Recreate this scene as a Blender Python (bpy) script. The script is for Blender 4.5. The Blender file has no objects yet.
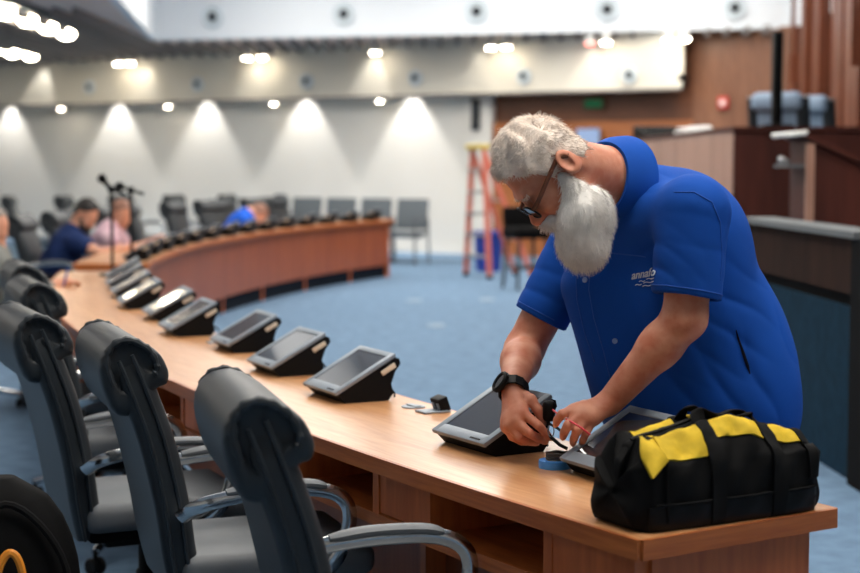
import bpy, bmesh, math, random
import numpy as np
from mathutils import Vector, Matrix, noise
from mathutils.bvhtree import BVHTree

random.seed(7)
rng = np.random.default_rng(7)
SC = bpy.context.scene
COL = SC.collection
PI = math.pi

# ------------------------------------------------------------------ camera
FOC = 1600.0                    # focal length in pixels of an 860 px wide frame
EYE = 1.45                      # eye height
PITCH = math.atan((286.5 - 165.0) / FOC)
cam_data = bpy.data.cameras.new('camera')
cam = bpy.data.objects.new('camera', cam_data)
COL.objects.link(cam)
cam.location = (0, 0, EYE)
cam.rotation_euler = (PI / 2 - PITCH, 0, 0)
cam_data.sensor_width = 36.0
cam_data.lens = FOC / 860.0 * 36.0
cam_data.clip_end = 200
cam_data.dof.use_dof = True
cam_data.dof.focus_distance = 3.75
cam_data.dof.aperture_fstop = 2.9
SC.camera = cam


def at(px, py, d):
    """world point at distance d (along y) in the direction measured in the photograph"""
    u = (px - 430) / FOC
    v = (286.5 - py) / FOC
    c, s = math.cos(PITCH), math.sin(PITCH)
    r = Vector((u, c + v * s, -s + v * c))
    t = d / r.y
    return Vector((r.x * t, d, EYE + r.z * t))


# ------------------------------------------------------------------ materials
def lin(c):
    out = []
    for v in c:
        v = v / 255.0
        out.append(v / 12.92 if v <= 0.04045 else ((v + 0.055) / 1.055) ** 2.4)
    return out


def mat(name, col, rough=0.5, metal=0.0, spec=0.5, var=None, bump=None, emit=None, sheen=0.0,
        sss=0.0, coat=0.0, alpha=None, trans=0.0, stretch=None):
    m = bpy.data.materials.new(name)
    m.use_nodes = True
    nt = m.node_tree
    b = nt.nodes['Principled BSDF']
    c = lin(col) + [1.0]
    b.inputs['Base Color'].default_value = c
    b.inputs['Roughness'].default_value = rough
    b.inputs['Metallic'].default_value = metal
    b.inputs['Specular IOR Level'].default_value = spec
    if sheen:
        b.inputs['Sheen Weight'].default_value = sheen
    if sss:
        b.inputs['Subsurface Weight'].default_value = sss
        b.inputs['Subsurface Radius'].default_value = (0.012, 0.005, 0.003)
        b.inputs['Subsurface Scale'].default_value = 1.0
    if coat:
        b.inputs['Coat Weight'].default_value = coat
        b.inputs['Coat Roughness'].default_value = 0.15
    if trans:
        b.inputs['Transmission Weight'].default_value = trans
    tc = nt.nodes.new('ShaderNodeTexCoord')
    vec = tc.outputs['Object']
    if stretch:
        mp = nt.nodes.new('ShaderNodeMapping')
        mp.inputs['Scale'].default_value = stretch
        nt.links.new(vec, mp.inputs['Vector'])
        vec = mp.outputs['Vector']
    if var:
        sc, amt = var[0], var[1]
        n = nt.nodes.new('ShaderNodeTexNoise')
        n.inputs['Scale'].default_value = sc
        n.inputs['Detail'].default_value = 5
        nt.links.new(vec, n.inputs['Vector'])
        r = nt.nodes.new('ShaderNodeValToRGB')
        c2 = lin(var[2]) if len(var) > 2 else [x * (1 - amt) for x in c[:3]]
        r.color_ramp.elements[0].position = 0.35
        r.color_ramp.elements[1].position = 0.65
        r.color_ramp.elements[0].color = list(c2[:3]) + [1]
        r.color_ramp.elements[1].color = c
        nt.links.new(n.outputs['Fac'], r.inputs['Fac'])
        nt.links.new(r.outputs['Color'], b.inputs['Base Color'])
    if bump:
        n2 = nt.nodes.new('ShaderNodeTexNoise')
        n2.inputs['Scale'].default_value = bump[0]
        n2.inputs['Detail'].default_value = 4
        nt.links.new(vec, n2.inputs['Vector'])
        bp = nt.nodes.new('ShaderNodeBump')
        bp.inputs['Strength'].default_value = bump[1]
        bp.inputs['Distance'].default_value = bump[2] if len(bump) > 2 else 0.002
        nt.links.new(n2.outputs['Fac'], bp.inputs['Height'])
        nt.links.new(bp.outputs['Normal'], b.inputs['Normal'])
    if emit:
        b.inputs['Emission Color'].default_value = lin(emit[0]) + [1]
        b.inputs['Emission Strength'].default_value = emit[1]
    return m


def wood(name, dark, light, scale=(1.2, 14, 14), rough=0.4, coord='Object', fine=6.0, coat=0.15, spec=0.5):
    m = bpy.data.materials.new(name)
    m.use_nodes = True
    nt = m.node_tree
    b = nt.nodes['Principled BSDF']
    b.inputs['Roughness'].default_value = rough
    b.inputs['Coat Weight'].default_value = coat
    b.inputs['Specular IOR Level'].default_value = spec
    b.inputs['Coat Roughness'].default_value = 0.2
    tc = nt.nodes.new('ShaderNodeTexCoord')
    mp = nt.nodes.new('ShaderNodeMapping')
    mp.inputs['Scale'].default_value = scale
    nt.links.new(tc.outputs[coord], mp.inputs['Vector'])
    n1 = nt.nodes.new('ShaderNodeTexNoise')
    n1.inputs['Scale'].default_value = 1.0
    n1.inputs['Detail'].default_value = 3
    n1.inputs['Distortion'].default_value = 0.6
    nt.links.new(mp.outputs['Vector'], n1.inputs['Vector'])
    n2 = nt.nodes.new('ShaderNodeTexNoise')
    n2.inputs['Scale'].default_value = fine
    n2.inputs['Detail'].default_value = 6
    nt.links.new(mp.outputs['Vector'], n2.inputs['Vector'])
    mx = nt.nodes.new('ShaderNodeMix')
    mx.data_type = 'FLOAT'
    mx.inputs[0].default_value = 0.45
    nt.links.new(n1.outputs['Fac'], mx.inputs[2])
    nt.links.new(n2.outputs['Fac'], mx.inputs[3])
    r = nt.nodes.new('ShaderNodeValToRGB')
    r.color_ramp.elements[0].position = 0.36
    r.color_ramp.elements[1].position = 0.64
    r.color_ramp.elements[0].color = lin(dark) + [1]
    r.color_ramp.elements[1].color = lin(light) + [1]
    nt.links.new(mx.outputs[0], r.inputs['Fac'])
    nt.links.new(r.outputs['Color'], b.inputs['Base Color'])
    return m


def glow(name, col, strength):
    m = bpy.data.materials.new(name)
    m.use_nodes = True
    nt = m.node_tree
    for n in list(nt.nodes):
        if n.type == 'BSDF_PRINCIPLED':
            nt.nodes.remove(n)
    e = nt.nodes.new('ShaderNodeEmission')
    e.inputs['Color'].default_value = lin(col) + [1]
    e.inputs['Strength'].default_value = strength
    nt.links.new(e.outputs[0], nt.nodes['Material Output'].inputs['Surface'])
    return m


MT = dict(
    carpet=mat('carpet_blue', (112, 140, 168), 0.95, spec=0.15, var=(9, 0.25), bump=(500, 0.5, 0.004)),
    carpet_dark=mat('carpet_teal', (22, 52, 70), 0.95, spec=0.1, var=(14, 0.25), bump=(400, 0.5, 0.004)),
    plaster=mat('plaster_white', (226, 223, 216), 0.85, var=(0.7, 0.05)),
    plaster_upper=mat('plaster_cream', (224, 219, 206), 0.85, var=(0.7, 0.05)),
    coffer=mat('plaster_cool', (228, 234, 240), 0.8),
    ceiling=mat('ceiling_taupe', (232, 210, 200), 0.9, var=(2, 0.08)),
    rib=mat('ceiling_rib', (128, 122, 120), 0.8),
    desk_top=wood('desk_maple', (186, 126, 78), (213, 160, 112), (1.6, 20, 1), 0.33, 'UV', 5, 0.25),
    desk_edge=wood('desk_cherry_edge', (164, 84, 36), (200, 114, 56), (1.6, 26, 1), 0.4, 'UV', 5),
    desk_panel=wood('desk_cherry_panel', (172, 84, 38), (208, 112, 56), (9, 1.0, 1), 0.45, 'UV', 5),
    desk_face=wood('desk_front_veneer', (134, 64, 32), (168, 88, 46), (11, 0.6, 1), 0.45, 'UV', 5),
    desk_inside=wood('desk_inside', (130, 68, 38), (166, 92, 54), (1.6, 14, 1), 0.5, 'UV', 5),
    kick=mat('kick_navy', (20, 28, 38), 0.9, spec=0.1),
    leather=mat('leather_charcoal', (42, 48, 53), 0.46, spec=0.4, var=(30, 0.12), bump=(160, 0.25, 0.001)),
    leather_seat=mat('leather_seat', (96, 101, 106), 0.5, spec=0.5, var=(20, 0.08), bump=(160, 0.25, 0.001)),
    chrome=mat('chrome', (206, 208, 210), 0.18, 1.0),
    satin=mat('satin_silver', (140, 150, 160), 0.5, 0.3),
    black=mat('black_plastic', (11, 11, 12), 0.55, spec=0.18),
    black_matte=mat('black_matte', (12, 12, 13), 0.9, spec=0.1),
    screen=mat('screen_glass', (44, 46, 52), 0.06, spec=0.7, coat=0.5),
    cream=mat('cream_plastic', (222, 206, 184), 0.5),
    skin=mat('skin_ruddy', (214, 150, 122), 0.5, spec=0.35, var=(26, 0.16, (198, 120, 92)), bump=(240, 0.25, 0.001), sss=0.12),
    skin_far=mat('skin_far', (216, 156, 128), 0.55, sss=0.05),
    lips=mat('lips', (150, 84, 74), 0.45),
    hair_white=mat('hair_white', (255, 240, 226), 0.5, spec=0.3, var=(45, 0.22)),
    beard_white=mat('beard_white', (250, 246, 240), 0.6, spec=0.3, var=(40, 0.16)),
    hair_dark=mat('hair_dark', (30, 25, 23), 0.6, var=(60, 0.3)),
    hair_grey=mat('hair_grey', (140, 128, 118), 0.6),
    hair_red=mat('hair_red', (146, 104, 86), 0.6),
    shirt=mat('shirt_royal_blue', (16, 78, 172), 0.85, spec=0.2, var=(5, 0.15), bump=(900, 0.3, 0.001)),
    navy=mat('tee_navy', (30, 48, 92), 0.85, spec=0.2),
    pink=mat('shirt_pink_check', (222, 196, 204), 0.85, spec=0.2, var=(26, 0.2, (196, 150, 166))),
    grey_shirt=mat('shirt_grey', (128, 130, 126), 0.85, spec=0.2),
    bright_blue=mat('shirt_bright_blue', (30, 96, 214), 0.85, spec=0.2),
    trousers=mat('trousers_dark', (22, 24, 30), 0.9),
    white=mat('white_plastic', (232, 232, 228), 0.5),
    thread=mat('embroidery_white', (205, 214, 226), 0.8),
    button=mat('button_pearl', (120, 150, 200), 0.3),
    temple=mat('tortoise_brown', (112, 62, 38), 0.3, var=(60, 0.4)),
    lens=mat('lens_smoke', (10, 12, 18), 0.12),
    bag_black=mat('bag_black_nylon', (13, 13, 14), 0.75, spec=0.15, var=(40, 0.25), bump=(700, 0.5, 0.001)),
    bag_base=mat('bag_black_vinyl', (12, 11, 11), 0.55, spec=0.2),
    webbing=mat('webbing_black', (19, 19, 20), 0.85, spec=0.15, bump=(600, 0.5, 0.001)),
    yellow=mat('bag_yellow', (226, 190, 52), 0.75, spec=0.2, var=(26, 0.25), bump=(90, 0.3, 0.003)),
    blue_plastic=mat('blue_plastic', (74, 156, 240), 0.4),
    brown_ring=mat('dark_olive', (60, 50, 38), 0.5),
    clear=mat('clear_plastic', (220, 216, 208), 0.1, trans=0.8),
    red=mat('red_insulation', (226, 60, 78), 0.4),
    orange=mat('orange_cord', (226, 140, 36), 0.5),
    ladder=mat('ladder_orange', (208, 112, 92), 0.6),
    ladder_cap=mat('ladder_yellow', (196, 172, 84), 0.6),
    alu=mat('aluminium', (176, 176, 178), 0.4, 0.8),
    blue_bin=mat('blue_bin', (36, 64, 158), 0.5),
    wood_wall=wood('wall_walnut', (84, 48, 28), (112, 66, 38), (1.2, 1.2, 9), 0.5),
    wood_band=wood('wall_amber', (150, 86, 44), (176, 108, 60), (1.2, 1.2, 9), 0.5),
    wood_panel=wood('wall_panel_oak', (108, 68, 46), (134, 90, 64), (5, 5, 0.6), 0.5),
    slat=wood('slat_cherry', (74, 36, 21), (124, 66, 40), (6, 6, 0.5), 0.5),
    slat_back=mat('slat_backing', (40, 20, 14), 0.8),
    rostrum=wood('rostrum_wood_lit', (140, 100, 84), (172, 130, 110), (6, 6, 0.5), 0.5),  # lit faces: the light is put into the wood colour
    mahogany=wood('mahogany_shaded', (58, 26, 20), (80, 38, 29), (6, 6, 0.5), 0.6, coat=0.0, spec=0.2),  # dark red wood; on the rostrum front its shade is painted in
    ledge=mat('ledge_grey', (104, 108, 110), 0.7, spec=0.2),
    panel_brown=wood('partition_walnut', (38, 24, 18), (54, 34, 25), (4, 4, 0.7), 0.85, coat=0.0, spec=0.1),
    blue_leather=mat('leather_blue_grey', (138, 160, 184), 0.5),
    grille=mat('speaker_grille', (42, 46, 50), 0.7),
    speaker_ring=mat('speaker_white', (206, 216, 222), 0.5),
    grey_metal=mat('grey_metal', (92, 96, 100), 0.5, 0.3),
    grey_seat=mat('grey_fabric', (98, 106, 112), 0.8),
    paper=mat('paper_white', (232, 232, 230), 0.7),
    lamp=glow('lamp_warm', (255, 240, 214), 45.0),
    lamp_cool=glow('lamp_cool', (255, 248, 238), 7.5),
    lamp_fill=glow('lamp_fill', (255, 248, 238), 3.6),  # glow of the added fill panels
    lamp_red=glow('lamp_red', (255, 120, 110), 6.0),
    exit_green=glow('exit_green', (60, 130, 90), 0.35),
    screen_lit=glow('screen_blue_white', (176, 200, 240), 0.85),
    alarm=mat('alarm_red', (196, 60, 54), 0.5),
)


# ------------------------------------------------------------------ mesh helpers
class MB:
    """collects shapes, then links them as ONE mesh object"""

    def __init__(self):
        self.v = []
        self.f = []
        self.uv = {}
        self.smooth = True

    def add(self, verts, faces, uvs=None):
        o = len(self.v)
        self.v += [tuple(p) for p in verts]
        for i, f in enumerate(faces):
            if uvs:
                self.uv[len(self.f)] = [uvs[k] for k in f] if not isinstance(uvs[0], list) else uvs[i]
            self.f.append([o + k for k in f])
        return self

    def box(self, lo, hi, M=None):
        x0, y0, z0 = lo
        x1, y1, z1 = hi
        p = [Vector(q) for q in ((x0, y0, z0), (x1, y0, z0), (x1, y1, z0), (x0, y1, z0),
                                 (x0, y0, z1), (x1, y0, z1), (x1, y1, z1), (x0, y1, z1))]
        if M is not None:
            p = [M @ q for q in p]
        return self.add(p, [(0, 3, 2, 1), (4, 5, 6, 7), (0, 1, 5, 4), (1, 2, 6, 5), (2, 3, 7, 6), (3, 0, 4, 7)])

    def rings(self, rings, closed_u=True, cap=True, closed_path=False):
        """loft through rings of points"""
        n = len(rings[0])
        o = len(self.v)
        for r in rings:
            self.v += [tuple(p) for p in r]
        m = len(rings)
        rr = m if closed_path else m - 1
        for i in range(rr):
            a = o + i * n
            b = o + ((i + 1) % m) * n
            for j in range(n if closed_u else n - 1):
                k = (j + 1) % n
                self.f.append([a + j, a + k, b + k, b + j])
        if cap and closed_u and not closed_path:
            self.f.append([o + j for j in reversed(range(n))])
            self.f.append([o + (m - 1) * n + j for j in range(n)])
        return self

    def tube(self, path, r, n=10, closed=False, flat=1.0, up=None):
        """sweep a circle (or an ellipse: flat) along a path; r may be a list"""
        path = [Vector(p) for p in path]
        m = len(path)
        rs = r if isinstance(r, (list, tuple)) else [r] * m
        rings = []
        prev = None
        for i, p in enumerate(path):
            if closed:
                t = path[(i + 1) % m] - path[i - 1]
            else:
                t = path[min(i + 1, m - 1)] - path[max(i - 1, 0)]
            t = t.normalized() if t.length > 1e-9 else Vector((0, 0, 1))
            if up is not None:
                a = Vector(up) - t * t.dot(Vector(up))
            elif prev is None:
                a = t.orthogonal()
            else:
                a = prev - t * t.dot(prev)
            if a.length < 1e-6:
                a = t.orthogonal()
            a.normalize()
            prev = a
            b = t.cross(a)
            rings.append([p + a * (math.cos(2 * PI * j / n) * rs[i] * flat) + b * (math.sin(2 * PI * j / n) * rs[i])
                          for j in range(n)])
        return self.rings(rings, True, not closed, closed)

    def lathe(self, prof, n=24, origin=(0, 0, 0), M=None):
        rings = []
        for (r, z) in prof:
            ring = []
            for j in range(n):
                a = 2 * PI * j / n
                p = Vector((r * math.cos(a), r * math.sin(a), z))
                if M is not None:
                    p = M @ p
                ring.append(p + Vector(origin))
            rings.append(ring)
        return self.rings(rings)

    def rbox(self, c, size, r, M=None, seg=3):
        """rounded box"""
        bm = bmesh.new()
        bmesh.ops.create_cube(bm, size=1.0)
        for v in bm.verts:
            v.co = Vector((v.co.x * size[0], v.co.y * size[1], v.co.z * size[2]))
        bmesh.ops.bevel(bm, geom=list(bm.edges), offset=min(r, min(size) * 0.49), segments=seg, profile=0.5, affect='EDGES')
        bm.verts.index_update()
        vs = [v.co + Vector(c) for v in bm.verts]
        if M is not None:
            vs = [M @ v for v in vs]
        fs = [[v.index for v in f.verts] for f in bm.faces]
        bm.free()
        return self.add(vs, fs)

    def ball(self, c, r, n=16, m=10, M=None):
        rr = r if isinstance(r, (tuple, list)) else (r, r, r)
        rings = []
        for i in range(m + 1):
            th = PI * (i + 0.02) / (m + 0.04)
            ring = []
            for j in range(n):
                a = 2 * PI * j / n
                p = Vector((rr[0] * math.sin(th) * math.cos(a), rr[1] * math.sin(th) * math.sin(a), -rr[2] * math.cos(th)))
                if M is not None:
                    p = M @ p
                ring.append(p + Vector(c))
            rings.append(ring)
        return self.rings(rings)

    def mesh(self, name, material, smooth=True, angle=40):
        me = bpy.data.meshes.new(name)
        me.from_pydata(self.v, [], self.f)
        bm = bmesh.new()
        bm.from_mesh(me)
        if not self.uv:
            bmesh.ops.recalc_face_normals(bm, faces=bm.faces)
        for f in bm.faces:
            f.smooth = smooth
        if smooth:
            lim = math.radians(angle)
            for e in bm.edges:
                if len(e.link_faces) == 2:
                    e.smooth = e.calc_face_angle(0) < lim
        bm.to_mesh(me)
        bm.free()
        if self.uv:
            lay = me.uv_layers.new(name='UVMap')
            for p in me.polygons:
                q = self.uv.get(p.index)
                if q:
                    for li, w in zip(p.loop_indices, q):
                        lay.data[li].uv = w
        me.materials.append(MT[material] if isinstance(material, str) else material)
        return me

    def build(self, name, material, parent=None, smooth=True, angle=40):
        return link(name, self.mesh(name, material, smooth, angle), parent)


def link(name, data, parent=None):
    o = bpy.data.objects.new(name, data)
    COL.objects.link(o)
    if parent is not None:
        o.parent = parent
    return o


def tag(o, label, cat, group=None, kind=None):
    o['label'] = label
    o['category'] = cat
    if group:
        o['group'] = group
    if kind:
        o['kind'] = kind
    return o


def thing(name, label, cat, loc=(0, 0, 0), rz=0.0, group=None):
    o = bpy.data.objects.new(name, None)
    COL.objects.link(o)
    o.location = loc
    o.rotation_euler = (0, 0, rz)
    o.empty_display_size = 0.1
    return tag(o, label, cat, group)


def struct(o, label=None, cat=None):
    o['kind'] = 'structure'
    if label:
        o['label'] = label
    if cat:
        o['category'] = cat
    return o


def copy_thing(root, loc, rz, label=None, group=None):
    r = root.copy()
    COL.objects.link(r)
    r.location = loc
    r.rotation_euler = (0, 0, rz)
    if label:
        r['label'] = label
    if group:
        r['group'] = group
    for ch in list(root.children):
        c = ch.copy()
        COL.objects.link(c)
        c.parent = r
        for g in list(ch.children):
            d = g.copy()
            COL.objects.link(d)
            d.parent = c
    return r


# ------------------------------------------------------------------ distance-field modelling (continuous organic surfaces)
class Field:
    def __init__(s, lo, hi, step, coarse_below=None):
        def ax(a, b, st):
            return np.arange(a, b + st, st, dtype=np.float32)
        s.x = ax(lo[0], hi[0], step)
        s.y = ax(lo[1], hi[1], step)
        if coarse_below is not None and lo[2] < coarse_below:
            s.z = np.concatenate([np.arange(lo[2], coarse_below, 0.014, dtype=np.float32), ax(coarse_below, hi[2], step)])
        else:
            s.z = ax(lo[2], hi[2], step)
        s.D = np.full((len(s.x), len(s.y), len(s.z)), 5.0, dtype=np.float32)
        s.step = step

    def _sl(s, lo, hi):
        out = []
        for a, l, h in zip((s.x, s.y, s.z), lo, hi):
            i0 = max(int(np.searchsorted(a, l)) - 1, 0)
            i1 = min(int(np.searchsorted(a, h)) + 1, len(a))
            out.append(slice(i0, i1))
        return tuple(out)

    def _grid(s, sl):
        return (s.x[sl[0]][:, None, None], s.y[sl[1]][None, :, None], s.z[sl[2]][None, None, :])

    def put(s, fn, lo, hi, k=0.01, mode='u'):
        pad = k + 4 * s.step + 0.01
        sl = s._sl([a - pad for a in lo], [a + pad for a in hi])
        X, Y, Z = s._grid(sl)
        d = fn(X, Y, Z).astype(np.float32)
        c = s.D[sl]
        if d.size == 0:
            return s
        if mode == 'u':
            h = np.maximum(k - np.abs(c - d), 0) / max(k, 1e-6)
            s.D[sl] = np.minimum(c, d) - h * h * k * 0.25
        elif mode == 's':
            d = -d
            h = np.maximum(k - np.abs(c - d), 0) / max(k, 1e-6)
            s.D[sl] = np.maximum(c, d) + h * h * k * 0.25
        return s

    def cap(s, a, b, ra, rb=None, k=0.01, mode='u', cut=None):
        """tapered limb from a to b; cut=(point, normal) trims it flat"""
        rb = ra if rb is None else rb
        a = np.array(a, dtype=np.float32)
        b = np.array(b, dtype=np.float32)
        ab = b - a
        L2 = float(ab @ ab) + 1e-12

        def fn(X, Y, Z):
            t = ((X - a[0]) * ab[0] + (Y - a[1]) * ab[1] + (Z - a[2]) * ab[2]) / L2
            t = np.clip(t, 0, 1)
            d = np.sqrt((X - a[0] - t * ab[0]) ** 2 + (Y - a[1] - t * ab[1]) ** 2 + (Z - a[2] - t * ab[2]) ** 2) - (ra + (rb - ra) * t)
            if cut is not None:
                p, n = cut
                d = np.maximum(d, (X - p[0]) * n[0] + (Y - p[1]) * n[1] + (Z - p[2]) * n[2])
            return d
        R = max(ra, rb)
        return s.put(fn, np.minimum(a, b) - R, np.maximum(a, b) + R, k, mode)

    def ell(s, c, r, axes=None, k=0.01, mode='u'):
        c = np.array(c, dtype=np.float32)
        A = np.eye(3) if axes is None else np.array([list(v) for v in axes])

        def fn(X, Y, Z):
            dx, dy, dz = X - c[0], Y - c[1], Z - c[2]
            q0 = q1 = 0
            for i in range(3):
                l = dx * A[i][0] + dy * A[i][1] + dz * A[i][2]
                q0 = q0 + (l / r[i]) ** 2
                q1 = q1 + (l / r[i] ** 2) ** 2
            q0 = np.sqrt(q0) + 1e-9
            q1 = np.sqrt(q1) + 1e-9
            return q0 * (q0 - 1) / q1
        R = max(r)
        return s.put(fn, c - R, c + R, k, mode)

    def warp(s, fn):
        """add fn(X,Y,Z) to the field near the surface"""
        X, Y, Z = s.x[:, None, None], s.y[None, :, None], s.z[None, None, :]
        m = np.abs(s.D) < 0.05
        idx = np.nonzero(m)
        s.D[idx] += fn(s.x[idx[0]], s.y[idx[1]], s.z[idx[2]]).astype(np.float32)
        return s

    def clip(s, p, n):
        """cut everything on the side the normal points to"""
        X, Y, Z = s.x[:, None, None], s.y[None, :, None], s.z[None, None, :]
        s.D = np.maximum(s.D, ((X - p[0]) * n[0] + (Y - p[1]) * n[1] + (Z - p[2]) * n[2]).astype(np.float32))
        return s

    def surface(s):
        D = s.D
        S = D < 0
        a = S[:-1, :-1, :-1]
        allin = np.ones_like(a)
        anyin = np.zeros_like(a)
        for i in (0, 1):
            for j in (0, 1):
                for k in (0, 1):
                    q = S[i:S.shape[0] - 1 + i, j:S.shape[1] - 1 + j, k:S.shape[2] - 1 + k]
                    allin &= q
                    anyin |= q
        act = anyin & ~allin
        ci = np.stack(np.nonzero(act), 1)
        n = len(ci)
        vid = np.full(act.shape, -1, dtype=np.int32)
        vid[ci[:, 0], ci[:, 1], ci[:, 2]] = np.arange(n)
        corners = [(i, j, k) for i in (0, 1) for j in (0, 1) for k in (0, 1)]
        val = {}
        pos = {}
        for c in corners:
            ii, jj, kk = ci[:, 0] + c[0], ci[:, 1] + c[1], ci[:, 2] + c[2]
            val[c] = D[ii, jj, kk].astype(np.float64)
            pos[c] = np.stack([s.x[ii], s.y[jj], s.z[kk]], 1).astype(np.float64)
        acc = np.zeros((n, 3))
        cnt = np.zeros(n)
        for c in corners:
            for axn in range(3):
                if c[axn] == 0:
                    e = list(c)
                    e[axn] = 1
                    e = tuple(e)
                    va, vb = val[c], val[e]
                    m = (va < 0) != (vb < 0)
                    t = np.where(m, va / np.where(m, va - vb, 1), 0)
                    pt = pos[c] + (pos[e] - pos[c]) * t[:, None]
                    acc += np.where(m[:, None], pt, 0)
                    cnt += m
        V = acc / np.maximum(cnt, 1)[:, None]
        F = []
        for axn in range(3):
            o1, o2 = [(1, 2), (2, 0), (0, 1)][axn]
            sl0 = [slice(None)] * 3
            sl1 = [slice(None)] * 3
            sl0[axn] = slice(0, -1)
            sl1[axn] = slice(1, None)
            A, B = S[tuple(sl0)], S[tuple(sl1)]
            ch = A != B
            ix = np.stack(np.nonzero(ch), 1)
            ok = (ix[:, o1] > 0) & (ix[:, o2] > 0) & (ix[:, o1] < S.shape[o1] - 1) & (ix[:, o2] < S.shape[o2] - 1)
            ix = ix[ok]
            ins = A[ix[:, 0], ix[:, 1], ix[:, 2]]

            def cell(d1, d2):
                q = ix.copy()
                q[:, o1] -= d1
                q[:, o2] -= d2
                return vid[q[:, 0], q[:, 1], q[:, 2]]
            quad = np.stack([cell(1, 1), cell(0, 1), cell(0, 0), cell(1, 0)], 1)
            quad[~ins] = quad[~ins][:, ::-1]
            F.append(quad)
        F = np.concatenate(F)
        F = F[(F >= 0).all(1)]
        return V, F

    def build(s, name, material, parent=None, relax=1, keep=None):
        V, F = s.surface()
        if keep is not None:
            k = keep(V)
            fk = k[F].all(1)
            F = F[fk]
            used = np.unique(F)
            mp = np.full(len(V), -1)
            mp[used] = np.arange(len(used))
            V = V[used]
            F = mp[F]
        me = bpy.data.meshes.new(name)
        me.vertices.add(len(V))
        me.vertices.foreach_set('co', V.astype(np.float32).ravel())
        me.loops.add(F.size)
        me.loops.foreach_set('vertex_index', F.astype(np.int32).ravel())
        me.polygons.add(len(F))
        me.polygons.foreach_set('loop_start', np.arange(0, F.size, 4, dtype=np.int32))
        me.update(calc_edges=True)
        me.validate()
        if relax:
            bm = bmesh.new()
            bm.from_mesh(me)
            for _ in range(relax):
                bmesh.ops.smooth_vert(bm, verts=bm.verts, factor=0.5, use_axis_x=True, use_axis_y=True, use_axis_z=True)
            bm.to_mesh(me)
            bm.free()
        me.polygons.foreach_set('use_smooth', np.ones(len(me.polygons), dtype=bool))
        me.materials.append(MT[material] if isinstance(material, str) else material)
        return link(name, me, parent)


def bvh_of(o):
    me = o.data
    M = o.matrix_world if o.parent is None else Matrix.Translation((0, 0, 0))
    return BVHTree.FromPolygons([v.co.copy() for v in me.vertices], [tuple(p.vertices) for p in me.polygons])


def strands(mb, roots, dirs, length, r, seg=3, droop=None, jitter=0.3, wave=0.0):
    """thin tapered tufts of hair"""
    for p, d in zip(roots, dirs):
        d = (Vector(d) + Vector((random.gauss(0, jitter), random.gauss(0, jitter), random.gauss(0, jitter)))).normalized()
        L = length * random.uniform(0.6, 1.25)
        a = d.orthogonal().normalized()
        b = d.cross(a)
        ph = random.uniform(0, 6.28)
        rings = []
        q = Vector(p)
        dd = d.copy()
        for i in range(seg + 1):
            t = i / seg
            rr = r * (1 - 0.8 * t)
            off = a * (wave * math.sin(ph + 5 * t))
            rings.append([q + off + a * (rr * math.cos(2.094 * j)) + b * (rr * math.sin(2.094 * j)) for j in range(3)])
            if droop is not None:
                dd = (dd + Vector(droop) * (0.35)).normalized()
            q = q + dd * (L / seg)
        mb.rings(rings, True, True)
# ------------------------------------------------------------------ the room
CEIL = 3.45


def wall_y(x):
    return 26.45 - 0.6 * x


WD = Vector((1, -0.6, 0)).normalized()          # along the back wall, to the right
WN = Vector((-0.6, -1, 0)).normalized()         # from the back wall into the room


def on_wall(px, py, off=0.0):
    """the point of the back wall (pushed off into the room) seen at a pixel"""
    u = (px - 430) / FOC
    v = (286.5 - py) / FOC
    c, s = math.cos(PITCH), math.sin(PITCH)
    r = Vector((u, c + v * s, -s + v * c))
    p0 = Vector((0, wall_y(0), 0)) + WN * off
    t = p0.dot(WN) / r.dot(WN)
    return r * t + Vector((0, 0, EYE))


def plate(name, poly, z0, z1, material, kind='structure', parent=None):
    mb = MB()
    n = len(poly)
    v = [(x, y, z0) for x, y in poly] + [(x, y, z1) for x, y in poly]
    f = [list(reversed(range(n))), list(range(n, 2 * n))] + [[i, (i + 1) % n, n + (i + 1) % n, n + i] for i in range(n)]
    mb.add(v, f)
    o = mb.build(name, material, parent, smooth=False)
    if kind:
        o['kind'] = kind
    return o


def wall_seg(name, a, b, z0, z1, material, thick=0.15, side=1):
    a = Vector((a[0], a[1]))
    b = Vector((b[0], b[1]))
    n = Vector((-(b - a).y, (b - a).x)).normalized() * thick * side
    return plate(name, [tuple(a), tuple(b), tuple(b + n), tuple(a + n)], z0, z1, material)


XR, XL, YB = 5.25, -12.0, -3.0
plate('floor', [(XL, YB), (XR, YB), (XR, wall_y(XR) + 2), (XL, wall_y(XL) + 2)], -0.1, 0.0, 'carpet')
# back wall: white part, then walnut part under a white bulkhead
xw = on_wall(495, 97).x
xb = on_wall(694, 90).x
wall_seg('wall_back', (XL, wall_y(XL)), (xw, wall_y(xw)), 0, CEIL, 'plaster')
wall_seg('wall_walnut', (xw, wall_y(xw) + 0.02), (XR + 0.1, wall_y(XR + 0.1) + 0.02), 0, CEIL, 'wood_wall')
bm_ = MB()
d0 = WN * 0.46
di = WN * 0.40
p0, p1 = Vector((XL, wall_y(XL), 0)), Vector((xb, wall_y(xb), 0))
pts = [p0 + di, p1 + di, p1 + d0, p0 + d0]
v = [(p.x, p.y, 2.57) for p in pts] + [(p.x, p.y, CEIL + 0.1) for p in pts]
bm_.add(v, [(3, 2, 1, 0), (4, 5, 6, 7), (0, 1, 5, 4), (1, 2, 6, 5), (2, 3, 7, 6), (3, 0, 4, 7)])
struct(bm_.build('wall_bulkhead', 'plaster_upper', smooth=False), 'cream lit bulkhead band running above the white back wall')
bm_ = MB()
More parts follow.
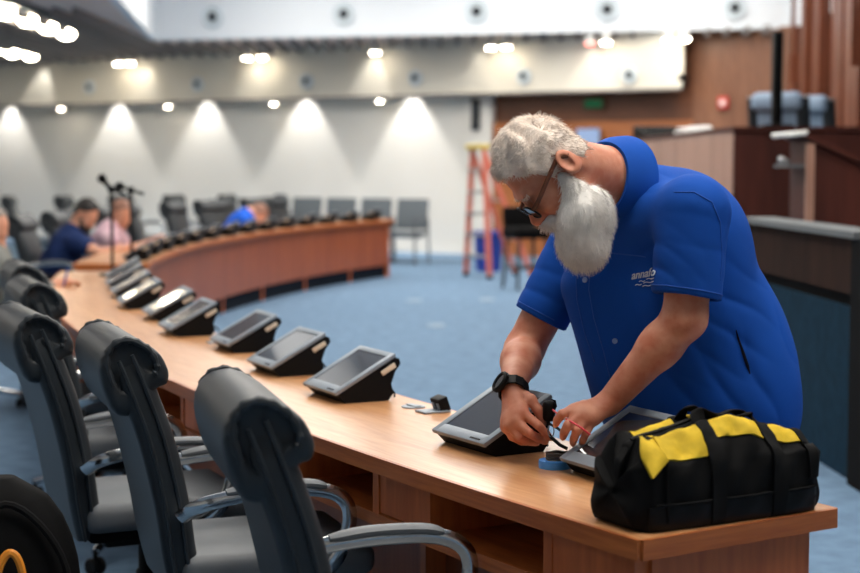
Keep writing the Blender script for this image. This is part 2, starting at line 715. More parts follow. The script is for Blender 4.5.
for q0, q1, h0, h1 in ((p0 + d0, p1 + d0, 2.55, 2.585),):
    q2, q3 = q1 + WN * 0.02, q0 + WN * 0.02
    bm_.add([(p.x, p.y, h0) for p in (q0, q1, q2, q3)] + [(p.x, p.y, h1) for p in (q0, q1, q2, q3)],
            [(3, 2, 1, 0), (4, 5, 6, 7), (0, 1, 5, 4), (1, 2, 6, 5), (2, 3, 7, 6), (3, 0, 4, 7)])
struct(bm_.build('trim_1', 'rib', smooth=False), 'thin grey trim under the bulkhead band')
# oak panel wall right of the bulkhead, amber band low on the walnut wall
bm_ = MB()
q0 = Vector((xb, wall_y(xb), 0))
q1 = Vector((XR, wall_y(XR), 0))
pts = [q0, q1, q1 + WN * 0.03, q0 + WN * 0.03]
bm_.add([(p.x, p.y, 0) for p in pts] + [(p.x, p.y, CEIL + .0) for p in pts],
        [(3, 2, 1, 0), (4, 5, 6, 7), (0, 1, 5, 4), (1, 2, 6, 5), (2, 3, 7, 6), (3, 0, 4, 7)])
struct(bm_.build('wall_panelled', 'wood_panel', smooth=False), 'oak panelled wall section at the right end of the back wall')
bm_ = MB()
q0, q1 = Vector((xw, wall_y(xw), 0)), Vector((xb, wall_y(xb), 0))
pts = [q0, q1, q1 + WN * 0.06, q0 + WN * 0.06]
bm_.add([(p.x, p.y, 0) for p in pts] + [(p.x, p.y, 2.12) for p in pts],
        [(3, 2, 1, 0), (4, 5, 6, 7), (0, 1, 5, 4), (1, 2, 6, 5), (2, 3, 7, 6), (3, 0, 4, 7)])
struct(bm_.build('trim_2', 'wood_band', smooth=False), 'amber wood wainscot along the walnut wall')
# white pilaster at the end of the white wall
a = on_wall(470, 200)
b = on_wall(495, 200)
pts = [Vector((a.x, a.y, 0)), Vector((b.x, b.y, 0)), Vector((b.x, b.y, 0)) + WN * .14, Vector((a.x, a.y, 0)) + WN * .14]
mb = MB()
mb.add([(p.x, p.y, 0) for p in pts] + [(p.x, p.y, 2.56) for p in pts],
       [(3, 2, 1, 0), (4, 5, 6, 7), (0, 1, 5, 4), (1, 2, 6, 5), (2, 3, 7, 6), (3, 0, 4, 7)])
struct(mb.build('trim_3', 'plaster', smooth=False), 'white pilaster at the right end of the white wall')
mb = MB()
pts = [p0 + WN * .0, Vector((xw, wall_y(xw), 0)), Vector((xw, wall_y(xw), 0)) + WN * .02, p0 + WN * .02]
mb.add([(p.x, p.y, 0) for p in pts] + [(p.x, p.y, .1) for p in pts],
       [(3, 2, 1, 0), (4, 5, 6, 7), (0, 1, 5, 4), (1, 2, 6, 5), (2, 3, 7, 6), (3, 0, 4, 7)])
struct(mb.build('baseboard_back', 'plaster', smooth=False))
# other walls
wall_seg('wall_left', (XL, YB), (XL, wall_y(XL)), 0, CEIL, 'plaster', side=1)
wall_seg('wall_right', (XR, YB), (XR, wall_y(XR)), 0, 5.2, 'slat_back', side=-1)
wall_seg('wall_rear', (XL, YB), (XR, YB), 0, CEIL, 'plaster', side=-1)

# ceiling with a deep lit coffer
CO = [(-1.62, -1.5), (5.2, -1.5), (5.2, 23.35), (-4.34, 25.55)]
mb = MB()
OU = [(XL, YB), (XR, YB), (XR, wall_y(XR) + 0.4), (XL, wall_y(XL) + 0.4)]
v = [(x, y, CEIL) for x, y in OU] + [(x, y, CEIL) for x, y in CO]
f = [(0, 4, 5, 1), (1, 5, 6, 2), (2, 6, 7, 3), (3, 7, 4, 0)]
mb.add(v, f)
mb.add([(x, y, CEIL + .12) for x, y in OU] + [(x, y, CEIL + .12) for x, y in CO], [(1, 5, 4, 0), (2, 6, 5, 1), (3, 7, 6, 2), (0, 4, 7, 3)])
struct(mb.build('ceiling', 'ceiling', smooth=False))
ZT = 4.75
mb = MB()
for i in range(4):
    (ax_, ay_), (bx_, by_) = CO[i], CO[(i + 1) % 4]
    n = Vector((by_ - ay_, -(bx_ - ax_))).normalized() * 0.12
    pts = [(ax_, ay_), (bx_, by_), (bx_ + n.x, by_ + n.y), (ax_ + n.x, ay_ + n.y)]
    mb.add([(x, y, CEIL - 0.03) for x, y in pts] + [(x, y, ZT) for x, y in pts],
           [(3, 2, 1, 0), (4, 5, 6, 7), (0, 1, 5, 4), (1, 2, 6, 5), (2, 3, 7, 6), (3, 0, 4, 7)])
mb.add([(x, y, ZT) for x, y in CO], [(0, 1, 2, 3)])
mb.add([(x, y, ZT + .1) for x, y in CO], [(3, 2, 1, 0)])
struct(mb.build('ceiling_coffer', 'coffer', smooth=False), 'deep white ceiling coffer with round speakers in its far face')
# grey ribs in the strip of ceiling between the coffer and the bulkhead
mb = MB()
for i in range(58):
    x = -10 + i * 0.26
    if x > 4.9:
        break
    y1 = wall_y(x) - 0.45
    y0 = (25.75 - 0.23 * (x + 4.34)) if x > -4.5 else 20.5
    mb.box((x, y0, CEIL - .11), (x + .05, y1, CEIL - .005))
struct(mb.build('ceiling_ribs', 'rib', smooth=False), 'rows of thin grey ribs under the ceiling')

# big luminous panels high in the coffer: the room's main light
panel = MB().box((-1.0, -1.3, -.04), (1.0, 1.3, 0)).mesh('diffuser', 'lamp_cool', smooth=False)
panel_fill = MB().box((-1.0, -1.3, -.04), (1.0, 1.3, 0)).mesh('diffuser', 'lamp_fill', smooth=False)
fr = MB()
for lo, hi in (((-1.08, -1.38, -.06), (1.08, -1.3, .02)), ((-1.08, 1.3, -.06), (1.08, 1.38, .02)),
               ((-1.08, -1.3, -.06), (-1.0, 1.3, .02)), ((1.0, -1.3, -.06), (1.08, 1.3, .02))):
    fr.box(lo, hi)
frm = fr.mesh('frame', 'white', smooth=False)
for x, y in ((0.2, 3.4), (2.6, 3.0), (-0.6, 8), (1.9, 8), (-1.3, 13), (1.2, 13), (-1.9, 18), (0.8, 18), (3.3, 18.5), (-2.3, 22.5), (0.6, 22), (3.4, 21.6)):
    r = thing('ceiling_light', 'flat luminous ceiling panel high inside the coffer', 'light', (x, y, ZT - .025), 0, 'luminous panels in the coffer')
    link('diffuser', panel, r)
    link('frame', frm, r)

# unseen luminous panels added as fill light in the left ceiling over the seats
for x, y in ((-7.5, 3), (-5.4, 7), (-8.8, 8), (-6.4, 13), (-9.4, 14), (-8.6, 19.5)):
    r = thing('ceiling_light', 'added fill panel, out of view, flush in the ceiling over the seats', 'light', (x, y, CEIL - .06), 0, 'added fill panels over the seats')
    link('diffuser', panel_fill, r)
    link('frame', frm, r)

# round speakers on the coffer's far face and on the bulkhead
def ring_speaker(p, nrm, R, label, group):
    r = thing('ceiling_speaker', label, 'speaker', p, 0, group)
    q = Vector(nrm).to_track_quat('Z', 'Y')
    r.rotation_mode = 'QUATERNION'
    r.rotation_quaternion = q
    MB().lathe([(R, 0), (R, .03), (R * .86, .05), (R * .62, .02), (R * .55, .01)], 28).build('bezel', 'speaker_ring', r)
    MB().lathe([(R * .58, .005), (R * .55, .03), (R * .42, .045), (R * .40, .05)], 24).build('cone', 'speaker_ring', r)
    MB().lathe([(R * .42, .046), (R * .38, .058), (R * .2, .066), (0.005, .07)], 24).build('driver', 'grille', r)
    return r


cf = Vector((CO[3][0] - CO[2][0], CO[3][1] - CO[2][1], 0)).normalized()
cn = Vector((cf.y, -cf.x, 0))
if cn.y > 0:
    cn = -cn
ords = ['leftmost', 'second from left', 'middle', 'fourth from left', 'rightmost']
for i, (px, py) in enumerate(((213.5, 17), (344.5, 14), (477, 11.5), (607.5, 9.5), (735, 8))):
    u, v = (px - 430) / FOC, (286.5 - py) / FOC
    c, s = math.cos(PITCH), math.sin(PITCH)
    r = Vector((u, c + v * s, -s + v * c))
    base = Vector((CO[3][0], CO[3][1], 0))
    t = base.dot(cn) / r.dot(cn)
    P = r * t + Vector((0, 0, EYE)) + cn * 0.005
    ring_speaker(P, cn, 0.175, 'round white speaker with dark cone, %s on the white coffer face' % ords[i], 'round speakers on the coffer face')
for i, (px, py) in enumerate(((90, 87), (198, 84), (307, 81), (416, 78), (524, 76), (630, 75))):
    P = on_wall(px, py, 0.465)
    ring_speaker(P, WN, 0.13, 'small dark wall speaker on the cream bulkhead, %s of six' %
                 ['first from left', 'second from left', 'third from left', 'fourth from left', 'fifth from left', 'last on the right'][i],
                 'small speakers along the bulkhead')

# downlights under the bulkhead and along the ceiling edge wash the walls; broad fill spots are added
spot_n = 0


def wash(p, target, power, angle, col, blend=0.35, size=0.03):
    global spot_n
    l = bpy.data.lights.new('wall_washer', 'SPOT')
    l.energy = power
    l.color = col
    l.spot_size = math.radians(angle)
    l.spot_blend = blend
    l.shadow_soft_size = size
    # the washers' reflectors throw more light far down the wall than beside the lamp
    l.use_nodes = True
    nt = l.node_tree
    em = nt.nodes['Emission']
    fo = nt.nodes.new('ShaderNodeLightFalloff')
    fo.inputs['Strength'].default_value = 1.0
    fo.inputs['Smooth'].default_value = 0.0
    nt.links.new(fo.outputs['Linear'], em.inputs['Strength'])
    o = bpy.data.objects.new('wall_washer_beam', l)
    COL.objects.link(o)
    o.location = p
    d = Vector(target) - Vector(p)
    o.rotation_euler = d.to_track_quat('-Z', 'Y').to_euler()


dl_ring = MB().lathe([(.075, 0), (.075, -.05), (.06, -.055), (.055, -.01)], 20).mesh('housing', 'white')
dl_lamp = MB().lathe([(.050, -.012), (.050, -.055), (.036, -.07), (.0, -.078)], 18).mesh('bulb', 'lamp')
for i, px in enumerate((-42, 61, 168, 273.5, 380)):
    P = on_wall(px, 100, 0.42)
    P.z = 2.55
    r = thing('wall_downlight', 'white spotlight under the bulkhead edge, %s along the white wall' % ['out of frame', 'first from left', 'second from left', 'third from left', 'last on the right'][i],
              'light', P, 0, 'spotlights under the bulkhead')
    MB().box((-.02, -.02, 0), (.02, .02, .06)).build('arm', 'grey_metal', r, smooth=False)
    link('housing', dl_ring, r)
    link('bulb', dl_lamp, r)
for px in (-90, 12, 120, 208, 307, 413):
    T = on_wall(px, 235, 0)
    S = on_wall(px, 106, 0.0) + WN * 0.22
    S.z = 2.80
    wash(S, (T.x, T.y, 1.0), 110, 76, (1, .97, .93), .45, .05)
    S_fill = on_wall(px, 106, 0.0) + WN * 2.2  # broad spot with no fixture, added to lift the wall's base level
    S_fill.z = CEIL - .2
    wash(S_fill, (T.x, T.y, 1.2), 8, 100, (1, .98, .95), 1.0, .1)
for i, (px, py, redl) in enumerate(((118, 49, 0), (130, 49, 0), (247, 45, 0), (262, 44, 0), (375, 42, 0), (491, 40, 0), (506, 39.5, 0), (590, 38, 1), (606, 37.5, 0), (668, 38, 0), (685, 36, 0))):
    P = on_wall(px, py, 0.75)
    P.z = CEIL - .13
    r = thing('track_spotlight', '%s spotlight under the ceiling ribs, %s along the bulkhead' % ('reddish' if redl else 'bright',
              ['first', 'second', 'third', 'fourth', 'fifth', 'sixth', 'seventh', 'eighth', 'ninth', 'tenth', 'last'][i] + ' from left'), 'light', P, 0, 'spotlights along the ceiling edge')
    MB().lathe([(.05, .10), (.06, .02), (.085, -.05), (.08, -.055), (.05, 0)], 18).build('housing', 'white', r)
    MB().lathe([(.078, -.05), (.06, -.075), (0.0, -.085)], 18).build('bulb', 'lamp_red' if redl else 'lamp', r)
for px in (-70, 40, 145, 255, 371, 476, 590, 690):
    T = on_wall(px, 100, 0.2)
    S = on_wall(px, 45, 0.66)
    S.z = CEIL - .04
    wash(S, on_wall(px, 100, .46), 46 if px < 450 else 26, 64, (1, .96, .89), .45, .05)

# bright trough lights at the upper left
tr_lab = ['long ceiling trough of bright bulbs nearest the coffer at upper left', 'ceiling trough of bright bulbs at the far left corner']
for i, (a, b, w) in enumerate((((-5.35, 18.6), (-5.3, 24.2), .34), ((-7.6, 25.0), (-6.9, 28.6), .34))):
    A = Vector((a[0], a[1], CEIL))
    B = Vector((b[0], b[1], CEIL))
    d = (B - A).normalized()
    n = Vector((-d.y, d.x, 0))
    r = thing('trough_light', tr_lab[i], 'light', A, 0, 'trough lights in the ceiling')
    L = (B - A).length
    mb = MB()
    for s_ in (-1, 1):
        q = [n * (s_ * w), n * (s_ * (w + .05)), d * L + n * (s_ * (w + .05)), d * L + n * (s_ * w)]
        mb.add([(p.x, p.y, -.09) for p in q] + [(p.x, p.y, -.005) for p in q],
               [(3, 2, 1, 0), (4, 5, 6, 7), (0, 1, 5, 4), (1, 2, 6, 5), (2, 3, 7, 6), (3, 0, 4, 7)])
    mb.build('side_rail', 'grey_metal', r, smooth=False)
    mb = MB()
    q = [n * -w, n * w, d * L + n * w, d * L - n * w]
    mb.add([(p.x, p.y, -.02) for p in q] + [(p.x, p.y, -.005) for p in q],
           [(3, 2, 1, 0), (4, 5, 6, 7), (0, 1, 5, 4), (1, 2, 6, 5), (2, 3, 7, 6), (3, 0, 4, 7)])
    mb.build('reflector', 'white', r, smooth=False)
    for k in range(5):
        p = d * (L * (k + .6) / 5.2)
        MB().lathe([(.0, -.17), (.08, -.155), (.13, -.10), (.10, -.025)], 16, origin=p).build('bulb', 'lamp', r)
mb = MB()
for i in range(16):
    y = 12.0 + i * 1.0
    mb.box((-11.5, y, CEIL - .1), (-5.75 if y < 24.6 else -7.9, y + .07, CEIL - .004))
struct(mb.build('ceiling_baffles', 'rib', smooth=False), 'grey ceiling baffles left of the trough lights')

# column speaker on the pilaster
P = on_wall(477, 115, .14)
r = thing('column_speaker', 'slim dark column speaker on the white pilaster', 'speaker', P, math.atan2(WD.y, WD.x))
MB().rbox((0, -.05, 0), (.13, .09, .5), .02).build('cabinet', 'grille', r)
MB().rbox((0, .0, 0), (.05, .04, .2), .01).build('bracket', 'grey_metal', r)
# exit sign and alarm
P = on_wall(595, 104, .02)
r = thing('exit_sign', 'small dim green sign on the walnut wall behind the bearded man', 'sign', P, math.atan2(WD.y, WD.x))
MB().rbox((0, -.03, 0), (.34, .05, .17), .01).build('housing', 'wood_wall', r)
MB().box((-.15, -.062, -.065), (.15, -.056, .065)).build('face', 'exit_green', r, smooth=False)
P = on_wall(724, 103, .03)
r = thing('fire_alarm', 'small red alarm box on the oak panelled wall', 'alarm', P, math.atan2(WD.y, WD.x))
MB().rbox((0, -.03, 0), (.16, .06, .18), .015).build('box', 'alarm', r)
MB().lathe([(.04, 0), (.04, .02), (0, .025)], 16, M=Matrix.Translation((0, -.06, 0)) @ Matrix.Rotation(PI / 2, 4, 'X')).build('button', 'white', r)
# small security camera under the bulkhead's right end
P = on_wall(686, 78, .48)
r = thing('security_camera', 'small dark camera at the right end of the bulkhead', 'camera', P, math.atan2(WD.y, WD.x))
MB().rbox((0, -.1, 0), (.1, .2, .1), .03).build('body', 'black', r)
MB().box((-.02, -.08, -.16), (.02, .02, -.03)).build('bracket', 'black', r, smooth=False)

# vertical cherry slats on the right wall, of uneven length and depth
k = 0
y = 13.0
while y < 23.0:
    w = random.choice((.16, .22, .3))
    dp = random.choice((.06, .12, .2, .28))
    z0 = random.choice((0.0, 0.0, 1.2, 1.6))
    z1 = random.choice((2.6, 3.0, 4.2, 4.2, 4.2))
    o = MB().box((XR - dp, y, z0), (XR - .001, y + w, z1)).build('trim_%d' % (10 + k), 'slat', None, smooth=False)
    struct(o, 'tall cherry wood slat on the right wall')
    y += w + random.choice((.04, .1, .16))
    k += 1
    if k > 34:
        break

# ------------------------------------------------------------------ the curved council desk
DC = Vector((16.28, 13.19, 0))
RO, RI = 18.9, 18.38


def pol(r, deg, z=0.0):
    a = math.radians(180 + deg)
    return Vector((DC.x + r * math.cos(a), DC.y + r * math.sin(a), z))


def arc_box(mb, r0, r1, z0, z1, d0, d1, step=0.4):
    """block between radii r0<r1 (r1 is the seats' side), heights and angles d0>d1"""
    n = max(1, int(abs(d0 - d1) / step))
    for i in range(n):
        a, b = d0 + (d1 - d0) * i / n, d0 + (d1 - d0) * (i + 1) / n
        sa, sb = (40 - a) * .33, (40 - b) * .33
        P = [pol(r0, a, z0), pol(r1, a, z0), pol(r1, b, z0), pol(r0, b, z0), pol(r0, a, z1), pol(r1, a, z1), pol(r1, b, z1), pol(r0, b, z1)]

        def q(idx, uv):
            mb.add([P[k] for k in idx], [(0, 1, 2, 3)], uv)
        q((4, 7, 6, 5), [(sa, r0), (sb, r0), (sb, r1), (sa, r1)])
        q((0, 1, 2, 3), [(sa, r0), (sa, r1), (sb, r1), (sb, r0)])
        q((1, 5, 6, 2), [(sa, z0), (sa, z1), (sb, z1), (sb, z0)])
        q((0, 3, 7, 4), [(sa, z0), (sb, z0), (sb, z1), (sa, z1)])
        if i == 0:
            q((0, 4, 5, 1), [(r0, z0), (r0, z1), (r1, z1), (r1, z0)])
        if i == n - 1:
            q((3, 2, 6, 7), [(r0, z0), (r1, z0), (r1, z1), (r0, z1)])
    return mb


def make_desk(label, dn, df, first, near):
    """curved desk from angle dn (near end) to df; the public side is at the smaller radius"""
    r = thing('council_desk', label, 'desk', (0, 0, 0))
    T = 0.04
    arc_box(MB(), RI, RO - .003, .75 - T + .003, .75, dn - .004, df + .004).build('tabletop', 'desk_top', r, smooth=False)
    mb = arc_box(MB(), RO - .003, RO + .006, .75 - T, .7495, dn, df)
    arc_box(mb, RI - .006, RI, .75 - T, .7495, dn, df)
    arc_box(mb, RI, RO - .003, .75 - T, .7495, dn + .02, dn - .004)
    arc_box(mb, RI, RO - .003, .75 - T, .7495, df + .004, df - .02)
    mb.build('edge_band', 'desk_edge', r, smooth=False)
    zs0, zs1 = .575, .605
    per = 2.2
    arc_box(MB(), RO - .36, RO - .012, zs0, zs1, dn - .08, df + .08).build('lower_shelf', 'desk_edge', r, smooth=False)
    arc_box(MB(), RO - .37, RO - .355, zs1, .71, dn - .08, df + .08).build('back_board', 'desk_inside', r, smooth=False)
    a = dn - first
    arc_box(MB(), RO - .05, RO - .016, zs1, .71, dn - .1, a).build('end_block', 'desk_panel', r, smooth=False)
    while a > df + 0.3:
        # opening of 1.36 degrees, then a closed drawer front
        a1 = max(a - 1.36, df + .15)
        if a1 < df + .5:
            break
        a2 = max(a1 - .85, df + .1)
        arc_box(MB(), RO - .355, RO - .014, zs1, .71, a + .09, a).build('divider', 'desk_panel', r, smooth=False)
        arc_box(MB(), RO - .355, RO - .014, zs1, .71, a1, a1 - .07).build('divider', 'desk_panel', r, smooth=False)
        d = arc_box(MB(), RO - .06, RO - .018, zs1 + .004, .706, a1 - .075, a2 + .095).build('drawer', 'desk_panel', r, smooth=False)
        a = a2
    arc_box(MB(), RI + .06, RI + .085, .16, .71, dn - .1, df + .1).build('modesty_panel', 'desk_face', r, smooth=False)
    arc_box(MB(), RI + .10, RI + .13, .0, .16, dn - .15, df + .15).build('kickboard', 'kick', r, smooth=False)
    arc_box(MB(), RI + .05, RO - .05, .0, .71, dn - .07, dn - .17).build('end_panel', 'desk_panel', r, smooth=False)
    arc_box(MB(), RI + .05, RO - .05, .0, .71, df + .17, df + .07).build('end_panel', 'desk_panel', r, smooth=False)
    a = dn - 4.4
    while a > df + 2:
        arc_box(MB(), RI + .086, RO - .37, .0, .71, a + .05, a - .05).build('support_panel', 'desk_panel', r, smooth=False)
        a -= 4.4
    return r


desk_near = make_desk('near curved wooden council desk carrying the open tool bag and touch screens', 32.8, 8.05, 0.98, True)
desk_far = make_desk('far curved wooden council desk standing beyond the gap, near the ladder', 5.6, -24.3, 1.0, False)

# ------------------------------------------------------------------ touch-screen consoles
def make_console(label, group):
    """origin: the front edge of the base, screen faces -x; x runs towards the public side, y along the desk (to the camera at -y)"""
    r = thing('touch_screen_console', label, 'monitor', (0, 0, 0), 0, group)
    W = .25
    # side profile of the black wedge (x, z)
    prof = [(.012, .0), (.150, .0), (.166, .020), (.160, .050), (.172, .085), (.190, .108), (.186, .124), (.172, .1285), (-.012, .030), (-.008, .020)]
    mb = MB()
    ys = (-W / 2 + .004, W / 2 - .004)
    n = len(prof)
    mb.add([(x, ys[0], z) for x, z in prof] + [(x, ys[1], z) for x, z in prof],
           [list(range(n)), list(reversed(range(n, 2 * n)))] + [[i, n + i, n + (i + 1) % n, (i + 1) % n] for i in range(n)])
    mb.build('body', 'black', r, angle=25)
    # screen frame: a thin slab along the slope
    a = Vector((-.020, 0, .024))
    b = Vector((.176, 0, .131))
    d = (b - a)
    L = d.length
    d.normalize()
    nn = Vector((-d.z, 0, d.x))
    M = Matrix(((d.x, 0, nn.x, a.x), (0, 1, 0, 0), (d.z, 0, nn.z, a.z), (0, 0, 0, 1)))
    h = W / 2
    mb = MB()
    mb.rbox((L / 2, -h + .012, .006), (L, .024, .012), .003, M, 2)
    mb.rbox((L / 2, h - .012, .006), (L, .024, .012), .003, M, 2)
    mb.rbox((.017, 0, .006), (.034, W - .04, .0119), .003, M, 2)
    mb.rbox((L - .011, 0, .006), (.022, W - .04, .0119), .003, M, 2)
    f = mb.build('screen_frame', 'satin', r)
    g = MB().box((.03, -h + .022, .004), (L - .02, h - .022, .0092), M).build('screen', 'screen', r, smooth=False)
    mb = MB().box((.008, -h + .03, .0118), (.013, -h + .075, .0128), M)
    mb.build('slot', 'black', f, smooth=False)
    MB().rbox((.150, -h + .003, .094), (.052, .006, .016), .003, Matrix.Translation((.150, 0, .094)) @ Matrix.Rotation(-.5, 4, 'Y') @ Matrix.Translation((-.150, 0, -.094)), 2).build('side_label', 'cream', r)
    mb = MB().tube([(.16, -.06, .03), (.185, -.065, .03), (.195, -.07, .012), (.19, -.08, .004)], .003, 8)
    mb.build('cable', 'black', r)
    return r


def console_at(o, deg, rr=18.57):
    """deg is the angle of the corner nearest the camera"""
    mid = deg - .385
    p = pol(rr, mid, .7502)
    a = math.radians(180 + mid)
    o.location = p
    o.rotation_euler = (0, 0, a + PI)
    return o


nth = ['in front of the bearded man, under his watch hand', 'first whole screen left of the socket box', 'second whole screen left of the socket box',
       'third whole screen left of the socket box', 'fourth left of the socket box', 'fifth left of the socket box', 'sixth left of the socket box',
       'third from the far end of the near desk', 'second from the far end of the near desk', 'last at the far end of the near desk']
con0 = make_console('silver framed touch screen console ' + nth[0], 'touch screen consoles on the near desk')
degs = [30.21, 27.30, 25.32, 23.15, 21.17, 19.06, 17.1, 15.1, 13.15, 11.2]
rads = [18.665, 18.608, 18.568, 18.502, 18.570, 18.528, 18.575, 18.56, 18.56, 18.56]
console_at(con0, degs[0], rads[0])
for k in range(1, 10):
    o = copy_thing(con0, (0, 0, 0), 0, 'silver framed touch screen console, ' + nth[k], 'touch screen consoles on the near desk')
    console_at(o, degs[k], rads[k])
# the console being repaired, beside the bag
o = copy_thing(con0, (.375, 3.515, .7502), math.radians(28), 'touch screen console pulled askew between the left hand and the tool bag', 'touch screen consoles on the near desk')
far_n = 0
for k in range(14):
    dg = 4.6 - k * 2.08
    o = copy_thing(con0, (0, 0, 0), 0, 'dark console seen from behind on the far desk, number %d from its near end' % (k + 1), 'touch screen consoles on the far desk')
    console_at(o, dg)

# pop-up socket boxes in the desk top
def make_socket(label):
    r = thing('socket_box', label, 'socket', (0, 0, 0), 0, 'socket boxes in the near desk')
    MB().rbox((0, 0, .003), (.085, .06, .006), .002).build('plate', 'satin', r)
    M = Matrix.Translation((.024, 0, .022)) @ Matrix.Rotation(-.35, 4, 'Y') @ Matrix.Scale(.76, 4)
    MB().rbox((0, 0, 0), (.04, .07, .055), .004, M).build('box', 'black', r)
    mb = MB()
    for s_ in (-1, 1):
        mb.box((-.0225, s_ * .017 - .009, -.012), (-.0198, s_ * .017 + .009, .012), M)
    mb.build('outlet', 'satin', r, smooth=False)
    return r


so = make_socket('black pop-up socket box with silver plate on the desk left of the repaired screen')
def on_plane(px, py, z):
    o_ = Vector((0, 0, EYE))
    d_ = at(px, py, 4.0) - o_
    return o_ + d_ * ((z - EYE) / d_.z)


so.location = on_plane(433, 412, .7502)
so.rotation_euler = (0, 0, math.radians(28.7))
for dg, lab in ((22.0, 'socket box with pale plug between the third and fourth whole screens'), (19.9, 'socket box between distant screens on the near desk')):
    o = copy_thing(so, pol(18.46, dg, .7502), math.radians(dg), lab)
# flat cable grommet beside the first whole screen
p = pol(18.45, 27.75, .7502)
r = thing('cable_grommet', 'flat grey cable grommet on the desk beside the first whole screen', 'grommet', p, math.radians(28))
MB().lathe([(.035, 0), (.035, .003), (.026, .005), (.02, .003), (0, .003)], 24).build('ring', 'satin', r)
MB().rbox((.0, .0, .005), (.02, .06, .004), .001).build('slot_cover', 'satin', r)

# faint floor-box covers in the carpet
for (px, py, lab) in ((436, 326, 'nearer'), (414, 301, 'left'), (487, 300, 'farther')):
    u, v_ = (px - 430) / FOC, (286.5 - py) / FOC
    c, s = math.cos(PITCH), math.sin(PITCH)
    rr = Vector((u, c + v_ * s, -s + v_ * c))
    t = -EYE / rr.z
    q = rr * t
    r = thing('floor_box', 'small pale floor socket cover in the blue carpet, the %s one' % lab, 'socket', (q.x, q.y, 0.0), 0, 'floor socket covers')
    MB().rbox((0, 0, .004), (.16, .26, .008), .003).build('lid', mat('floor_box_' + lab, (132, 154, 174), .9), r)
    MB().rbox((0, 0, .0095), (.03, .1, .003), .001).build('flap', 'satin', r)
# ------------------------------------------------------------------ executive chairs
def rr_section(w, t, r, n=6):
    """rounded rectangle in (y, depth) plane"""
    out = []
    for (cx, cy, a0) in ((w / 2 - r, t / 2 - r, 0), (-w / 2 + r, t / 2 - r, 90), (-w / 2 + r, -t / 2 + r, 180), (w / 2 - r, -t / 2 + r, 270)):
        for k in range(n + 1):
            a = math.radians(a0 + 90 * k / n)
            out.append((cx + r * math.cos(a), cy + r * math.sin(a)))
    return out


def spline(pts, n):
    """Catmull-Rom through points"""
    P = [Vector(p) for p in pts]
    P = [P[0] * 2 - P[1]] + P + [P[-1] * 2 - P[-2]]
    out = []
    m = len(P) - 3
    for i in range(n + 1):
        u = min(i / n * m, m - 1e-6)
        k = int(u)
        t = u - k
        a, b, c, d = P[k:k + 4]
        out.append(0.5 * ((2 * b) + (c - a) * t + (2 * a - 5 * b + 4 * c - d) * t * t + (3 * b - 3 * c + d - a) * t ** 3))
    return out


